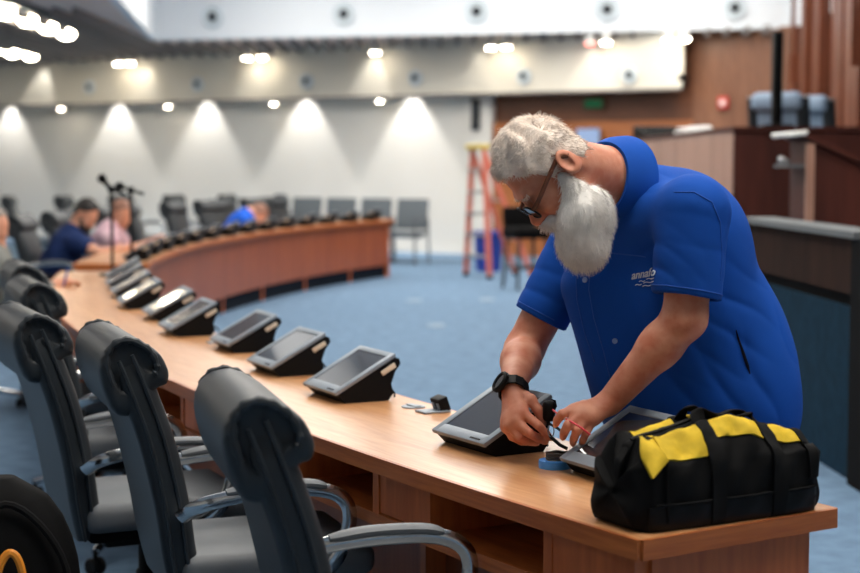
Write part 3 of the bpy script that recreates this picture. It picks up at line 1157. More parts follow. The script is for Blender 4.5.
def make_chair(label, group):
    """faces +x, origin on the floor under the seat"""
    r = thing('office_chair', label, 'chair', (0, 0, 0), 0, group)
    # backrest: spine curve in x-z, leaning back
    sp = spline([(-.185, 0, .40), (-.205, 0, .50), (-.225, 0, .64), (-.262, 0, .80), (-.315, 0, .95), (-.335, 0, 1.00)], 22)
    rings = []
    for i, p in enumerate(sp):
        t = i / 22
        tan = (sp[min(i + 1, 22)] - sp[max(i - 1, 0)]).normalized()
        nrm = Vector((-tan.z, 0, tan.x))
        w = .40 + .07 * math.sin(PI * min(t * 1.15, 1) * .62)
        th = .088 - .010 * abs(t - .5)
        w -= .05 * max(0, (t - .78) / .22)
        ring = []
        for (y, d) in rr_section(w, th, .034, 5):
            bow = -.10 * (y / .24) ** 2 * .22         # wraps a little around the sitter
            ring.append(p + Vector((0, y, 0)) - nrm * (d + bow))
        rings.append(ring)
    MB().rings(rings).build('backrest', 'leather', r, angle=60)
    # piping and side seams
    for s_ in (-1, 1):
        for off in (-.012, .022):
            path = []
            for i, p in enumerate(sp):
                t = i / 22
                tan = (sp[min(i + 1, 22)] - sp[max(i - 1, 0)]).normalized()
                nrm = Vector((-tan.z, 0, tan.x))
                w = .40 + .07 * math.sin(PI * min(t * 1.15, 1) * .62)
                path.append(p + Vector((0, s_ * (w / 2 + .001), 0)) - nrm * (off - .022))
            MB().tube(path, .0055, 6).build('piping', 'leather', r)
    # headrest: a fat roll folded over the top of the back, gathered at both ends
    prof = [(-.268, .915), (-.246, .925), (-.243, .955), (-.262, .995), (-.295, 1.022), (-.335, 1.038), (-.378, 1.030), (-.405, 1.000), (-.410, .955), (-.396, .900), (-.374, .858),
            (-.345, .848), (-.318, .858), (-.292, .890)]
    prof = [(p.x, p.z) for p in spline([(x, 0, z) for x, z in prof + prof[:1]], 48)[:-1]]
    cx, cz = -.326, .955
    rings = []
    H = .232
    NS = 34
    for i in range(NS + 1):
        q = -1 + 2 * i / NS
        y = H * math.sin(q * PI / 2) if abs(q) < 1 else H * q
        e = abs(q)
        s_ = 1.0 if e < .58 else 1 - .28 * ((e - .58) / .42) ** 2.6
        g = max(0, (e - .6) / .4)
        ring = []
        for j, (x, z) in enumerate(prof):
            a = math.atan2(z - cz, x - cx)
            rip = 1 + .045 * g * g * math.sin(a * 25 + 1.6 * math.sin(a * 3))
            ring.append(Vector((cx - .008 * (1 - s_) / .28 + (x - cx) * s_ * rip, y, cz + .022 * (1 - s_) / .28 + (z - cz) * s_ * rip)))
        rings.append(ring)
    # dished ends
    for sgn in (-1, 1):
        endr = []
        for f_, dy in ((.90, -.001), (.82, -.010), (.40, -.012), (.04, -.012)):
            base = rings[0] if sgn < 0 else rings[-1]
            endr.append([Vector((cx - .008 + (p.x - cx + .008) * f_, sgn * (H + dy), cz + .022 + (p.z - cz - .022) * f_)) for p in base])
        if sgn < 0:
            rings = list(reversed(endr)) + rings
        else:
            rings = rings + endr
    MB().rings(rings).build('headrest', 'leather', r, angle=70)
    for s_ in (-1, 1):
        path = []
        for j in range(2, 33):
            x, z = prof[j]
            k_ = .70
            path.append(Vector((cx - .008 + (x - cx) * k_, s_ * (H - .004), cz + .022 + (z - cz) * k_)))
        MB().tube(path, [.0085 + .0022 * math.sin(j * 2.1) for j in range(len(path))], 8).build('gathered_seam', 'leather', r)
    # seat cushion
    mb = MB()
    mb.rbox((.03, 0, .452), (.50, .46, .085), .035, None, 5)
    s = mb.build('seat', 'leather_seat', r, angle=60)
    MB().rbox((.02, 0, .405), (.46, .42, .05), .02, None, 3).build('seat_pan', 'black_matte', r)
    # armrests
    for s_ in (-1, 1):
        y = s_ * .275
        path = spline([(-.225, s_ * .235, .60), (-.18, y, .635), (-.05, y, .655), (.10, y, .655), (.175, y, .625), (.19, y, .56), (.15, y * .96, .46), (.06, s_ * .215, .405)], 36)
        o = MB().tube(path, .019, 10, flat=.5, up=(0, 1, 0)).build('armrest', 'chrome', r)
        pp = spline([(-.12, y, .661), (-.03, y, .672), (.08, y, .671), (.13, y, .661)], 10)
        MB().tube(pp, [.016, .022, .024, .024, .024, .024, .024, .024, .024, .022, .014], 10, flat=.5, up=(0, 0, 1)).build('arm_pad', 'leather_seat', o)
    MB().rbox((-.02, 0, .36), (.24, .16, .05), .015, None, 2).build('tilt_mechanism', 'black', r)
    MB().lathe([(.028, .12), (.028, .24), (.020, .25), (.020, .345)], 16).build('gas_column', 'black', r)
    for k in range(5):
        a = 2 * PI * k / 5 + .35
        c, s_ = math.cos(a), math.sin(a)
        path = [(.03 * c, .03 * s_, .135), (.12 * c, .12 * s_, .125), (.22 * c, .22 * s_, .105), (.305 * c, .305 * s_, .085)]
        MB().tube(path, [.03, .026, .022, .017], 10, flat=.75, up=(0, 0, 1)).build('base_leg', 'chrome', r)
        w = MB()
        M = Matrix.Translation((.305 * c, .305 * s_, .034)) @ Matrix.Rotation(a + 1.1, 4, 'Z') @ Matrix.Rotation(PI / 2, 4, 'X')
        for o_ in (-.018, .018):
            w.lathe([(.0, o_ - .009), (.027, o_ - .009), (.031, o_ - .005), (.031, o_ + .005), (.027, o_ + .009), (.0, o_ + .009)], 16, M=M)
        w.tube([(.305 * c, .305 * s_, .034), (.305 * c, .305 * s_, .09)], .009, 8)
        w.build('caster', 'black', r)
    return r


DR = math.radians
ch0 = make_chair('nearest black leather office chair, at the near end of the desk', 'office chairs along the near desk')


def seat_at(o, headrest_px, d, face, label=None):
    """put a chair so that its headrest stands where it was measured"""
    p = at(headrest_px[0], headrest_px[1], d)
    a = DR(face)
    o.location = (p.x + .325 * math.cos(a), p.y + .325 * math.sin(a), 0)
    o.rotation_euler = (0, 0, a)
    return o


seat_at(ch0, (251, 372), 3.02, 15)
rows = [((120, 326), 4.0, 20, 'black leather office chair second from the near end, just left of the nearest one'),
        ((30, 310), 4.58, 24, 'black leather office chair cut by the left edge, behind the second chair'),
        ((35, 275), 5.75, 22, 'black leather office chair fourth from the near end, before the man in grey'),
        ((25, 268), 6.75, 20, 'black leather office chair fifth from the near end, mostly behind the fourth')]
for (hp, d, fc, lab) in rows:
    o = copy_thing(ch0, (0, 0, 0), 0, lab, 'office chairs along the near desk')
    seat_at(o, hp, d, fc)


def along(deg, dist, face_off=0, lab='', group='office chairs along the far desk'):
    p = pol(RO + dist, deg)
    a = DR(deg + face_off)
    return copy_thing(ch0, (p.x, p.y, 0), a, lab, group)


copy_thing(ch0, (-2.72, 9.36, 0), DR(2), 'black office chair under the man in grey at the left edge', 'office chairs along the near desk')
far_l = ['first from its near end', 'second from its near end', 'third from its near end', 'fourth from its near end', 'fifth from its near end', 'sixth from its near end',
         'seventh from its near end', 'eighth from its near end', 'ninth from its near end', 'tenth from its near end', 'eleventh from its near end']
for k, (dg, di) in enumerate(((3.6, .95), (0.0, .42), (-3.2, .42), (-6.3, .6), (-8.6, .55), (-11.2, .6), (-14.2, .55), (-16.6, .5), (-18.4, .6), (-20.6, .55), (-22.8, .6))):
    along(dg, di, random.uniform(-12, 12), 'dark office chair at the far desk, %s' % far_l[k])
# a row of chairs further back on the left
for k in range(7):
    p = at(-20 + k * 54, 212, 21.2 + k * .25)
    copy_thing(ch0, (p.x, p.y, 0), DR(-8 + random.uniform(-15, 15)), 'dark chair in the back row by the white wall, %s from left' %
               ['first', 'second', 'third', 'fourth', 'fifth', 'sixth', 'seventh'][k], 'chairs in the back row')

# ------------------------------------------------------------------ tandem waiting seats by the white wall
def make_waiting(label):
    r = thing('waiting_chair', label, 'chair', (0, 0, 0), 0, 'grey waiting chairs by the wall')
    MB().rbox((0, 0, .44), (.52, .48, .06), .02).build('seat', 'grey_seat', r)
    M = Matrix.Translation((0, .25, .72)) @ Matrix.Rotation(-.15, 4, 'X')
    MB().rbox((0, 0, 0), (.52, .06, .46), .02, M).build('backrest', 'grey_seat', r)
    for s_ in (-1, 1):
        MB().tube([(s_ * .29, -.22, .66), (s_ * .29, .22, .66)], .02, 8, flat=.6).build('armrest', 'grey_metal', r)
        MB().tube([(s_ * .29, -.2, .66), (s_ * .29, -.2, 0)], .018, 8).build('leg', 'grey_metal', r)
        MB().tube([(s_ * .29, .2, .66), (s_ * .29, .24, 0)], .018, 8).build('leg', 'grey_metal', r)
    MB().box((-.29, -.03, .38), (.29, .03, .42)).build('beam', 'grey_metal', r, smooth=False)
    return r


w0 = make_waiting('grey waiting chair by the white wall, right end of the row')
wa = at(404, 258, 23.6)
for k in range(5):
    lab = ['right end of the row', 'second from the right end', 'third from the right end', 'fourth from the right end', 'fifth from the right end'][k]
    p = Vector((wa.x, wa.y, 0)) - WD * (.64 * k)
    o = w0 if k == 0 else copy_thing(w0, p, 0, 'grey waiting chair by the white wall, ' + lab)
    o.location = p
    o.rotation_euler = (0, 0, math.atan2(WD.y, WD.x) + .05)

# ------------------------------------------------------------------ step ladder and things by the walnut wall
def build_ladder():
    top = Vector((.62, 20.55, 1.66))
    f1, f2 = Vector((.47, 20.95, 0)), Vector((.76, 20.35, 0))     # front feet
    b1, b2 = Vector((1.13, 21.15, 0)), Vector((1.32, 20.55, 0))    # rear feet
    side = (f2 - f1).normalized()
    t1, t2 = top - side * .16, top + side * .16
    r = thing('step_ladder', 'orange step ladder with yellow cap standing open by the white pilaster', 'ladder', (.9, 20.75, 0))

    def loc(p):
        return Vector(p) - Vector((.9, 20.75, 0))
    for a, b in ((f1, t1), (f2, t2)):
        MB().tube([loc(a), loc(b)], .042, 8, flat=.6, up=side).build('front_rail', 'ladder', r)
    for a, b in ((b1, t1), (b2, t2)):
        MB().tube([loc(a), loc(b - Vector((0, 0, .03)))], .036, 8, flat=.6, up=side).build('rear_rail', 'ladder', r)
    for k in range(1, 6):
        t = k / 6
        a, b = f1.lerp(t1, t), f2.lerp(t2, t)
        d = (b - a).normalized()
        n = Vector((-d.y, d.x, 0))
        q = [a - n * .05, b - n * .05, b + n * .05, a + n * .05]
        mb = MB().add([loc(p) - Vector((0, 0, .015)) for p in q] + [loc(p) + Vector((0, 0, .015)) for p in q],
                      [(3, 2, 1, 0), (4, 5, 6, 7), (0, 1, 5, 4), (1, 2, 6, 5), (2, 3, 7, 6), (3, 0, 4, 7)])
        mb.build('step', 'alu', r, smooth=False)
    for t in (.3, .6):
        MB().tube([loc(b1.lerp(t1, t)), loc(b2.lerp(t2, t))], .014, 8).build('rear_brace', 'alu', r)
    a = math.atan2(side.y, side.x)
    M = Matrix.Translation(loc(top) + Vector((0, 0, .02))) @ Matrix.Rotation(a, 4, 'Z')
    MB().rbox((0, 0, 0), (.40, .2, .07), .02, M).build('top_cap', 'ladder_cap', r)
    for f in (f1, f2, b1, b2):
        MB().rbox(loc(f) + Vector((0, 0, .025)), (.08, .08, .05), .01).build('foot', 'black', r)
    return r


build_ladder()
r = thing('waste_bin', 'blue plastic bin on the carpet behind the orange ladder', 'bin', (.80, 21.9, 0))
MB().lathe([(.0, .0), (.17, .0), (.2, .5), (.215, .52), (.215, .55), (.195, .55), (.165, .03), (0, .03)], 28).build('body', 'blue_bin', r)
MB().lathe([(.205, .50), (.225, .51), (.225, .54), (.205, .55)], 28).build('rim', 'blue_bin', r)
# black draped stool with dark legs, right of the ladder
r = thing('bar_stool', 'black padded stool with low back right of the orange ladder', 'stool', (1.13, 18.75, 0), .4)
MB().rbox((0, 0, .66), (.46, .44, .14), .05, None, 4).build('seat', 'black_matte', r)
M = Matrix.Translation((.0, .20, .83)) @ Matrix.Rotation(-.1, 4, 'X')
MB().rbox((0, 0, 0), (.42, .07, .26), .03, M, 4).build('backrest', 'black_matte', r)
for sx in (-1, 1):
    for sy in (-1, 1):
        MB().tube([(sx * .17, sy * .16, .6), (sx * .21, sy * .2, 0)], .02, 8).build('leg', 'grille', r)
MB().tube([(.19, .18, .25), (-.19, .18, .25), (-.19, -.18, .25), (.19, -.18, .25)], .012, 8, True).build('foot_ring', 'grille', r)

# ------------------------------------------------------------------ rostrum, partition, lectern
def quad_block(mb, pts, z0, z1):
    n = len(pts)
    v = [(x, y, z0) for x, y in pts] + [(x, y, z1) for x, y in pts]
    return mb.add(v, [list(reversed(range(n))), list(range(n, 2 * n))] + [[i, (i + 1) % n, n + (i + 1) % n, n + i] for i in range(n)])


r = thing('platform', 'raised carpeted platform under the rostrum on the right', 'platform', (0, 0, 0))
quad_block(MB(), [(2.26, 9.35), (5.2, 9.35), (5.2, 12.3), (2.46, 12.3)], 0, .45).build('lower_step', 'carpet_dark', r, smooth=False)
quad_block(MB(), [(2.30, 12.05), (5.2, 12.05), (5.2, 22.9), (2.21, 19.0)], 0, .9).build('upper_step', 'carpet_dark', r, smooth=False)
r = thing('rostrum', 'tall wooden rostrum desk with lit tan side and shaded dark front on the right', 'desk', (0, 0, 0))
quad_block(MB(), [(2.19, 18.6), (2.27, 12.03), (2.31, 12.03), (2.23, 18.6)], .0, 1.70).build('side_panel', 'rostrum', r, smooth=False)
quad_block(MB(), [(2.272, 12.0), (5.2, 12.0), (5.2, 12.045), (2.272, 12.045)], .452, 1.70).build('front_panel', 'mahogany', r, smooth=False)
mb = quad_block(MB(), [(2.255, 11.97), (5.2, 11.97), (5.2, 12.6), (2.255, 12.6)], 1.701, 1.735)
quad_block(mb, [(2.175, 18.62), (2.255, 12.6), (2.75, 12.6), (2.68, 18.62)], 1.701, 1.735)
mb.build('desktop', 'mahogany', r, smooth=False)
# carpeted partition with a grey ledge
a, b = Vector((1.80, 9.27, 0)), Vector((1.905, 7.21, 0))
t = (b - a).normalized()
n = Vector((-t.y, t.x, 0))
if n.x < 0:
    n = -n
r = thing('partition', 'low partition on the right with grey ledge, brown panel and teal carpet base', 'partition', (0, 0, 0))


def part_block(s0, s1, o0, o1, z0, z1):
    q = [a + t * s0 + n * o0, a + t * s1 + n * o0, a + t * s1 + n * o1, a + t * s0 + n * o1]
    return quad_block(MB(), [(p.x, p.y) for p in q], z0, z1)


L = (b - a).length
part_block(.0, L, .03, .16, 0, .80).build('carpet_base', 'carpet_dark', r, smooth=False)
part_block(.0, L, .05, .15, .80, .86).build('shadow_gap', 'black_matte', r, smooth=False)
part_block(.06, L, .02, .16, .86, 1.118).build('wood_panel', 'panel_brown', r, smooth=False)
part_block(-.03, L + .06, -.015, .20, 1.12, 1.15).build('ledge', 'ledge', r, smooth=False)
part_block(-.02, .058, -.005, .2, .0, 1.118).build('end_post', 'black_matte', r, smooth=False)
part_block(L + .001, L + .4, -.005, .4, 0, 1.118).build('end_post', 'black_matte', r, smooth=False)
# lectern seen from its side
r = thing('lectern', 'dark wooden lectern with slanted top behind the grey ledge', 'lectern', (2.30, 9.75, .45), 0)
MB().add([(0, 0, 0), (.44, 0, 0), (.44, .5, 0), (0, .5, 0), (0, 0, 1.14), (.44, 0, .94), (.44, .5, .94), (0, .5, 1.14)],
         [(3, 2, 1, 0), (4, 5, 6, 7), (0, 1, 5, 4), (1, 2, 6, 5), (2, 3, 7, 6), (3, 0, 4, 7)]).build('body', 'mahogany', r, smooth=False)
MB().box((-.02, -.03, 0), (.03, .0, 1.13)).build('corner_post', 'rostrum', r, smooth=False)  # lit front edge, painted in the lighter wood tone
MB().add([(-.03, -.04, 1.165), (.56, -.04, .895), (.56, .54, .895), (-.03, .54, 1.165), (-.02, -.04, 1.19), (.57, -.04, .92), (.57, .54, .92), (-.02, .54, 1.19)],
         [(3, 2, 1, 0), (4, 5, 6, 7), (0, 1, 5, 4), (1, 2, 6, 5), (2, 3, 7, 6), (3, 0, 4, 7)]).build('slanted_top', 'mahogany', r, smooth=False)
M = Matrix.Translation((-.07, .22, 1.19)) @ Matrix.Rotation(-.12, 4, 'Y')
MB().rbox((0, 0, 0), (.12, .5, .03), .01, M).build('front_lip', 'white', r)
MB().box((-.12, .02, .985), (-.0, .42, 1.005)).build('side_shelf', 'grey_metal', r, smooth=False)
r = thing('desk_microphone', 'small grey microphone lying on the side shelf of the lectern', 'microphone', (2.23, 9.92, 1.4555))
MB().tube([(-.03, -.06, .018), (-.03, .1, .018)], [.012, .018], 12).build('handle', 'grey_metal', r)
MB().ball((-.03, .12, .026), .026, 14, 10).build('head', 'alu', r)

# things on the rostrum
P = on_wall(596, 150, .2)
r = thing('display', 'lit blue white display screen behind the bearded man\'s head', 'monitor', (P.x, P.y, P.z), math.atan2(WD.y, WD.x))
MB().rbox((-.13, 0, .2), (.40, .04, .27), .01).build('housing', 'grey_metal', r)
MB().box((-.32, -.024, .08), (.06, -.021, .325)).build('screen', 'screen_lit', r, smooth=False)
MB().rbox((-.13, .09, .2), (.1, .14, .1), .01).build('wall_bracket', 'grey_metal', r)
# black console with slanted lid on the rostrum top
p = at(652, 134, 15.5)
r = thing('laptop', 'black slanted console on top of the rostrum above the blue shoulder', 'laptop', (2.46, 17.0, 1.7355), DR(20))
MB().add([(-.25, -.19, 0), (.25, -.19, 0), (.25, .19, 0), (-.25, .19, 0), (-.25, -.19, .02), (.25, -.19, .02), (.25, .19, .13), (-.25, .19, .13)],
         [(3, 2, 1, 0), (4, 5, 6, 7), (0, 1, 5, 4), (1, 2, 6, 5), (2, 3, 7, 6), (3, 0, 4, 7)]).build('body', 'black', r, smooth=False)
M = Matrix.Translation((0, 0, .079)) @ Matrix.Rotation(math.atan2(.11, .38), 4, 'X')
MB().rbox((0, 0, 0), (.46, .34, .006), .002, M)  .build('panel', 'black_matte', r)
for k, (y, rz) in enumerate(((15.5, .3), (14.9, -.2))):
    r = thing('paper_stack', 'white papers on the rostrum top right of the black console, %s pile' % ('left' if k == 0 else 'right'), 'papers', (2.5, y, 1.7355), rz, 'papers on the rostrum')
    MB().rbox((0, 0, .02), (.22, .2, .04), .004).build('sheets', 'paper', r)
    M = Matrix.Translation((.01, .02, .062)) @ Matrix.Rotation(.2, 4, 'X') @ Matrix.Rotation(.3, 4, 'Z')
    MB().rbox((0, 0, 0), (.2, .16, .006), .002, M).build('top_sheet', 'paper', r)
# tall slim black column behind
P = at(754, 128, 13.2)
r = thing('loudspeaker', 'tall slim black line loudspeaker standing on the rostrum', 'speaker', (P.x, 12.35, 1.7355))
MB().rbox((0, 0, .012), (.22, .22, .024), .006).build('base', 'black', r)
MB().rbox((0, 0, .38), (.075, .09, .71), .012).build('cabinet', 'black', r)
MB().rbox((0, -.047, .38), (.055, .006, .66), .002).build('grille', 'black_matte', r)


def make_dais_chair(label):
    r = thing('swivel_chair', label, 'chair', (0, 0, .9), 0, 'pale blue chairs behind the rostrum')
    sp = spline([(-.2, 0, .42), (-.23, 0, .6), (-.27, 0, .8), (-.31, 0, 1.0), (-.33, 0, 1.10)], 14)
    rings = []
    for i, p in enumerate(sp):
        tt = i / 14
        w = .46 - .12 * max(0, tt - .75) * 3
        rings.append([p + Vector((d, y, 0)) for (y, d) in rr_section(w, .09, .04, 4)])
    MB().rings(rings).build('backrest', 'blue_leather', r, angle=60)
    M = Matrix.Translation((-.36, 0, 1.06))
    mb = MB().rbox((0, 0, 0), (.13, .42, .16), .06, M, 4)
    mb.build('headrest', 'blue_leather', r)
    mb = MB()
    for s_ in (-1, 1):
        mb.tube([p + Vector((-.01, s_ * .2, .0)) for p in sp[2:]], .06, 8, flat=.8)
    mb.build('side_bolster', 'leather', r)
    MB().rbox((.03, 0, .45), (.5, .48, .1), .04, None, 4).build('seat', 'blue_leather', r)
    for s_ in (-1, 1):
        MB().tube([(-.2, s_ * .28, .62), (.12, s_ * .28, .64), (.16, s_ * .27, .5), (.05, s_ * .2, .4)], .022, 8).build('armrest', 'black', r)
    MB().lathe([(.03, .1), (.03, .4)], 12).build('gas_column', 'black', r)
    for k in range(5):
        A = 2 * PI * k / 5
        MB().tube([(0, 0, .12), (.3 * math.cos(A), .3 * math.sin(A), .03)], [.03, .028], 8).build('base_leg', 'black', r)
    return r


d0_ = make_dais_chair('pale blue grey chair turned away behind the rostrum, left of the two')
d0_.location = (2.98, 13.35, .9)
d0_.rotation_euler = (0, 0, DR(62))
o = copy_thing(d0_, (3.42, 13.95, .9), DR(50), 'pale blue grey chair turned away behind the rostrum, right of the two')

# ------------------------------------------------------------------ table microphones on boom stands (far part of the near desk)
def make_mic(name, label, p, pole_h, boom0, boom1, mic):
    r = thing(name, label, 'microphone stand', p, 0, 'microphone stands on the desk')
    MB().lathe([(0, 0), (.085, 0), (.085, .012), (.03, .022), (0, .022)], 24).build('base', 'black', r)
    MB().tube([(0, 0, .02), (0, 0, pole_h)], .0095, 10).build('pole', 'black', r)
    MB().ball((0, 0, pole_h), .026, 14, 10).build('clamp', 'black', r)
    MB().tube([boom0, (0, 0, pole_h), boom1], .010, 10).build('boom', 'black', r)
    if mic:
        d = (Vector(boom0) - Vector((0, 0, pole_h))).normalized()
        q = Vector(boom0)
        m = MB().tube([q - d * .0, q + d * .055], [.013, .018], 12).build('microphone', 'black', r)
        MB().ball(q + d * .075, .03, 16, 12).build('grille', 'black_matte', m)
    return r


p = pol(18.52, 9.5, .7502)
mA = at(111.5, 200, p.y)
make_mic('microphone_stand', 'black table microphone stand with its head tilted up to the left', (mA.x, p.y, .7502), .545, (-.010, 0, .557), (.09, 0, .515), True)
mB = at(131, 200, p.y + .35)
q = make_mic('microphone_stand', 'black table microphone stand with short crossbar, right of the tilted microphone', (mB.x, p.y + .35, .7502), .535, (-.075, 0, .565), (.085, 0, .51), False)
MB().ball((-.072, 0, .56), (.035, .03, .03), 12, 8).build('shock_mount', 'black', q)

# ------------------------------------------------------------------ tool bag at the end of the desk
def build_bag():
    O = Vector((.416, 2.992, .7502))
    e = Vector((.461, .258, 0)).normalized()
    g = Vector((-e.y, e.x, 0))
    M = Matrix(((e.x, g.x, 0, O.x), (e.y, g.y, 0, O.y), (0, 0, 1, O.z), (0, 0, 0, 1)))
    r = thing('tool_bag', 'black and yellow tool bag lying on the near end of the desk', 'bag', O, math.atan2(e.y, e.x))
    LN, WD_, HT = .432, .190, .184

    def prof(u):
        """half profile of the cross-section at u (0..1): (offset from the middle, height), front bottom to the ridge"""
        x = 2 * u - 1
        endr = (1 - abs(x) ** 7)
        sag = 1 - .10 * (x + .15) ** 2 - .05 * math.sin(u * 9)
        hw = WD_ / 2 * (.80 + .20 * max(endr, 0) ** .5)
        h = HT * sag * (.80 + .20 * max(endr, 0) ** .5)
        return [(.93 * hw, .0), (.99 * hw, .012), (1.02 * hw, .035), (1.02 * hw, .07), (.99 * hw, .105), (.93 * hw, .128), (.80 * hw, .150 * sag), (.62 * hw, .172 * sag), (.40 * hw, .190 * sag), (.18 * hw, h * .985), (0, h)]

    def pt(u, v, out=0.0):
        """v: 0 front bottom .. 1 ridge .. 2 back bottom"""
        s_ = 1 if v <= 1 else -1
        vv = v if v <= 1 else 2 - v
        pr = prof(min(max(u, 0), 1))
        k = vv * (len(pr) - 1)
        i = min(int(k), len(pr) - 2)
        f = k - i
        a_, b_ = Vector(pr[i]), Vector(pr[i + 1])
        q = a_.lerp(b_, f)
        dn = Vector((b_.y - a_.y, -(b_.x - a_.x)))
        dn = Vector((abs(dn.x), max(dn.y, 0) if dn.y > 0 else abs(dn.y) * .3))
        if dn.length > 0:
            dn.normalize()
        wr = .0035 * math.sin(u * 23 + vv * 9) * math.sin(vv * PI) + .0025 * math.sin(u * 41 - vv * 17) * math.sin(vv * PI)
        if .65 < vv < .98:
            wr += .004 * noise.noise(Vector((u * 14, vv * 10, s_ * 3)))
        q = q + dn * (out + wr)
        top = max(0, (q.y - .12) / .085)
        endlean = .018 * top
        x = u * LN
        x = x + (endlean if u < .5 else -endlean) * abs(2 * u - 1) ** 3
        return Vector((x, WD_ / 2 - s_ * q.x, max(q.y, .0005)))

    NU, NV = 64, 44

    def skin(u0, u1, v0, v1, out, thick, nu=NU, nv=NV, cap=False):
        mb = MB()
        for layer, off in ((0, out), (1, out - thick)):
            vs = [pt(u0 + (u1 - u0) * i / nu, v0 + (v1 - v0) * j / nv, off) for i in range(nu + 1) for j in range(nv + 1)]
            fs = []
            for i in range(nu):
                for j in range(nv):
                    a_ = i * (nv + 1) + j
                    q = [a_, a_ + 1, a_ + nv + 2, a_ + nv + 1]
                    fs.append(q if layer == 0 else q[::-1])
            mb.add(vs, fs)
        n1 = (nu + 1) * (nv + 1)
        rim = [i * (nv + 1) for i in range(nu + 1)] + [nu * (nv + 1) + j for j in range(1, nv + 1)] + [i * (nv + 1) + nv for i in range(nu - 1, -1, -1)] + [j for j in range(nv - 1, 0, -1)]
        for i in range(len(rim)):
            a_, b_ = rim[i], rim[(i + 1) % len(rim)]
            mb.f.append([a_, b_, n1 + b_, n1 + a_])
        return mb
    # body with closed rounded ends
    rings = []
    nU = 48
    for i in range(nU + 1):
        u = i / nU
        rings.append([pt(u, 2 * j / 60) for j in range(61)])
    ends = []
    for sgn, u in ((-1, 0), (1, 1)):
        base = [pt(u, 2 * j / 60) for j in range(61)]
        c = Vector((0 if sgn < 0 else LN, WD_ / 2, .07))
        er = []
        for f_, dx in ((.95, .012), (.8, .020), (.5, .022), (.1, .020)):
            er.append([c + (p - c) * f_ + Vector((sgn * (dx * (1 if p.z < .13 else .2) + .005 * math.sin(p.z * 60)), 0, 0)) for p in base])
        ends.append(er)
    rings = list(reversed(ends[0])) + rings + ends[1]
    for ring in rings:
        for p in ring:
            p.z = max(p.z, .0005)
    MB().rings(rings).build('body', 'bag_black', r, angle=70)
    # moulded base, yellow panels, zip, webbing straps and grab handles
    skin(.01, .99, .0, .24, .0035, .006, 40, 8).build('base_panel', 'bag_base', r, angle=70)
    for v0, v1 in ((.56, .88), (1.12, 1.44)):
        for (u0, u1) in ((.10, .345), (.415, .70), (.775, .93)):
            skin(u0, u1, v0 + (.09 if u0 > .2 and v0 < 1 else -.02), v1, .004, .006, 20, 12).build('yellow_panel', 'yellow', r, angle=70)
    # yellow gusset folded over the left end
    mb = MB()
    P0 = [pt(.012, .60, .012) + Vector((-.012, 0, 0)), pt(.10, .50, .010), pt(.115, .86, .010), pt(.03, .84, .014) + Vector((-.004, 0, .002))]
    fold = P0[0] * .3 + P0[1] * .3 + P0[2] * .4 + Vector((0, -.012, .0))
    low = pt(.03, .40, .012) + Vector((-.006, 0, 0))
    pts = [P0[0], low, P0[1], P0[2], P0[3], fold]
    inner = [p + Vector((.002, .010, -.002)) for p in pts]
    mb.add(pts + inner, [(0, 1, 5), (1, 2, 5), (2, 3, 5), (3, 4, 5), (4, 0, 5), (7, 6, 11), (8, 7, 11), (9, 8, 11), (10, 9, 11), (6, 10, 11),
                         (0, 6, 7, 1), (1, 7, 8, 2), (2, 8, 9, 3), (3, 9, 10, 4), (4, 10, 6, 0)])
    mb.build('gusset', 'yellow', r, angle=80)
    skin(.02, .98, .90, 1.10, .0055, .006, 50, 8).build('zip_flap', 'bag_black', r, angle=70)
    mb = MB()
    mb.tube([pt(.04 + .92 * i / 40, 1.0, .0075) for i in range(41)], .004, 6)
    mb.build('zip', 'black', r)
    for u in (.345, .70):
        skin(u, u + .075, .02, .90, .0065, .004, 6, 34).build('strap', 'webbing', r, angle=70)
        skin(u, u + .075, 1.10, 1.98, .0065, .004, 6, 34).build('strap', 'webbing', r, angle=70)
    # flat webbing handles lying over the top
    for side, v, lift in ((1, .86, -.014), (-1, 1.14, -.006)):
        a_, b_ = pt(.3825, v, .01), pt(.7375, v, .01)
        mid = (a_ + b_) / 2
        top = mid + Vector((0, side * .02, lift))
        path = spline([a_ + Vector((0, side * -.012, -.02)), a_ + Vector((.008, side * .012, .018)), a_.lerp(top, .45) + Vector((0, 0, .018)), top + Vector((0, 0, .012)), b_.lerp(top, .45) + Vector((0, 0, .016)), b_ + Vector((-.008, side * .012, .012)), b_ + Vector((0, side * -.012, -.02))], 30)
        MB().tube(path, .015, 10, flat=.24, up=(0, 0.35, 1)).build('handle', 'webbing', r)
    # black end flap at the right and folded side pocket at the left
    skin(.925, .995, .30, 1.7, .007, .008, 6, 30).build('end_flap', 'bag_black', r, angle=70)
    mb = MB()
    mb.tube([pt(.10, .12 + .4 * i / 12, .004) for i in range(13)], .003, 6)
    mb.tube([pt(.04 + .93 * i / 40, .25, .004) for i in range(41)], .0028, 6)
    mb.build('seam_piping', 'webbing', r)
    return r


build_bag()

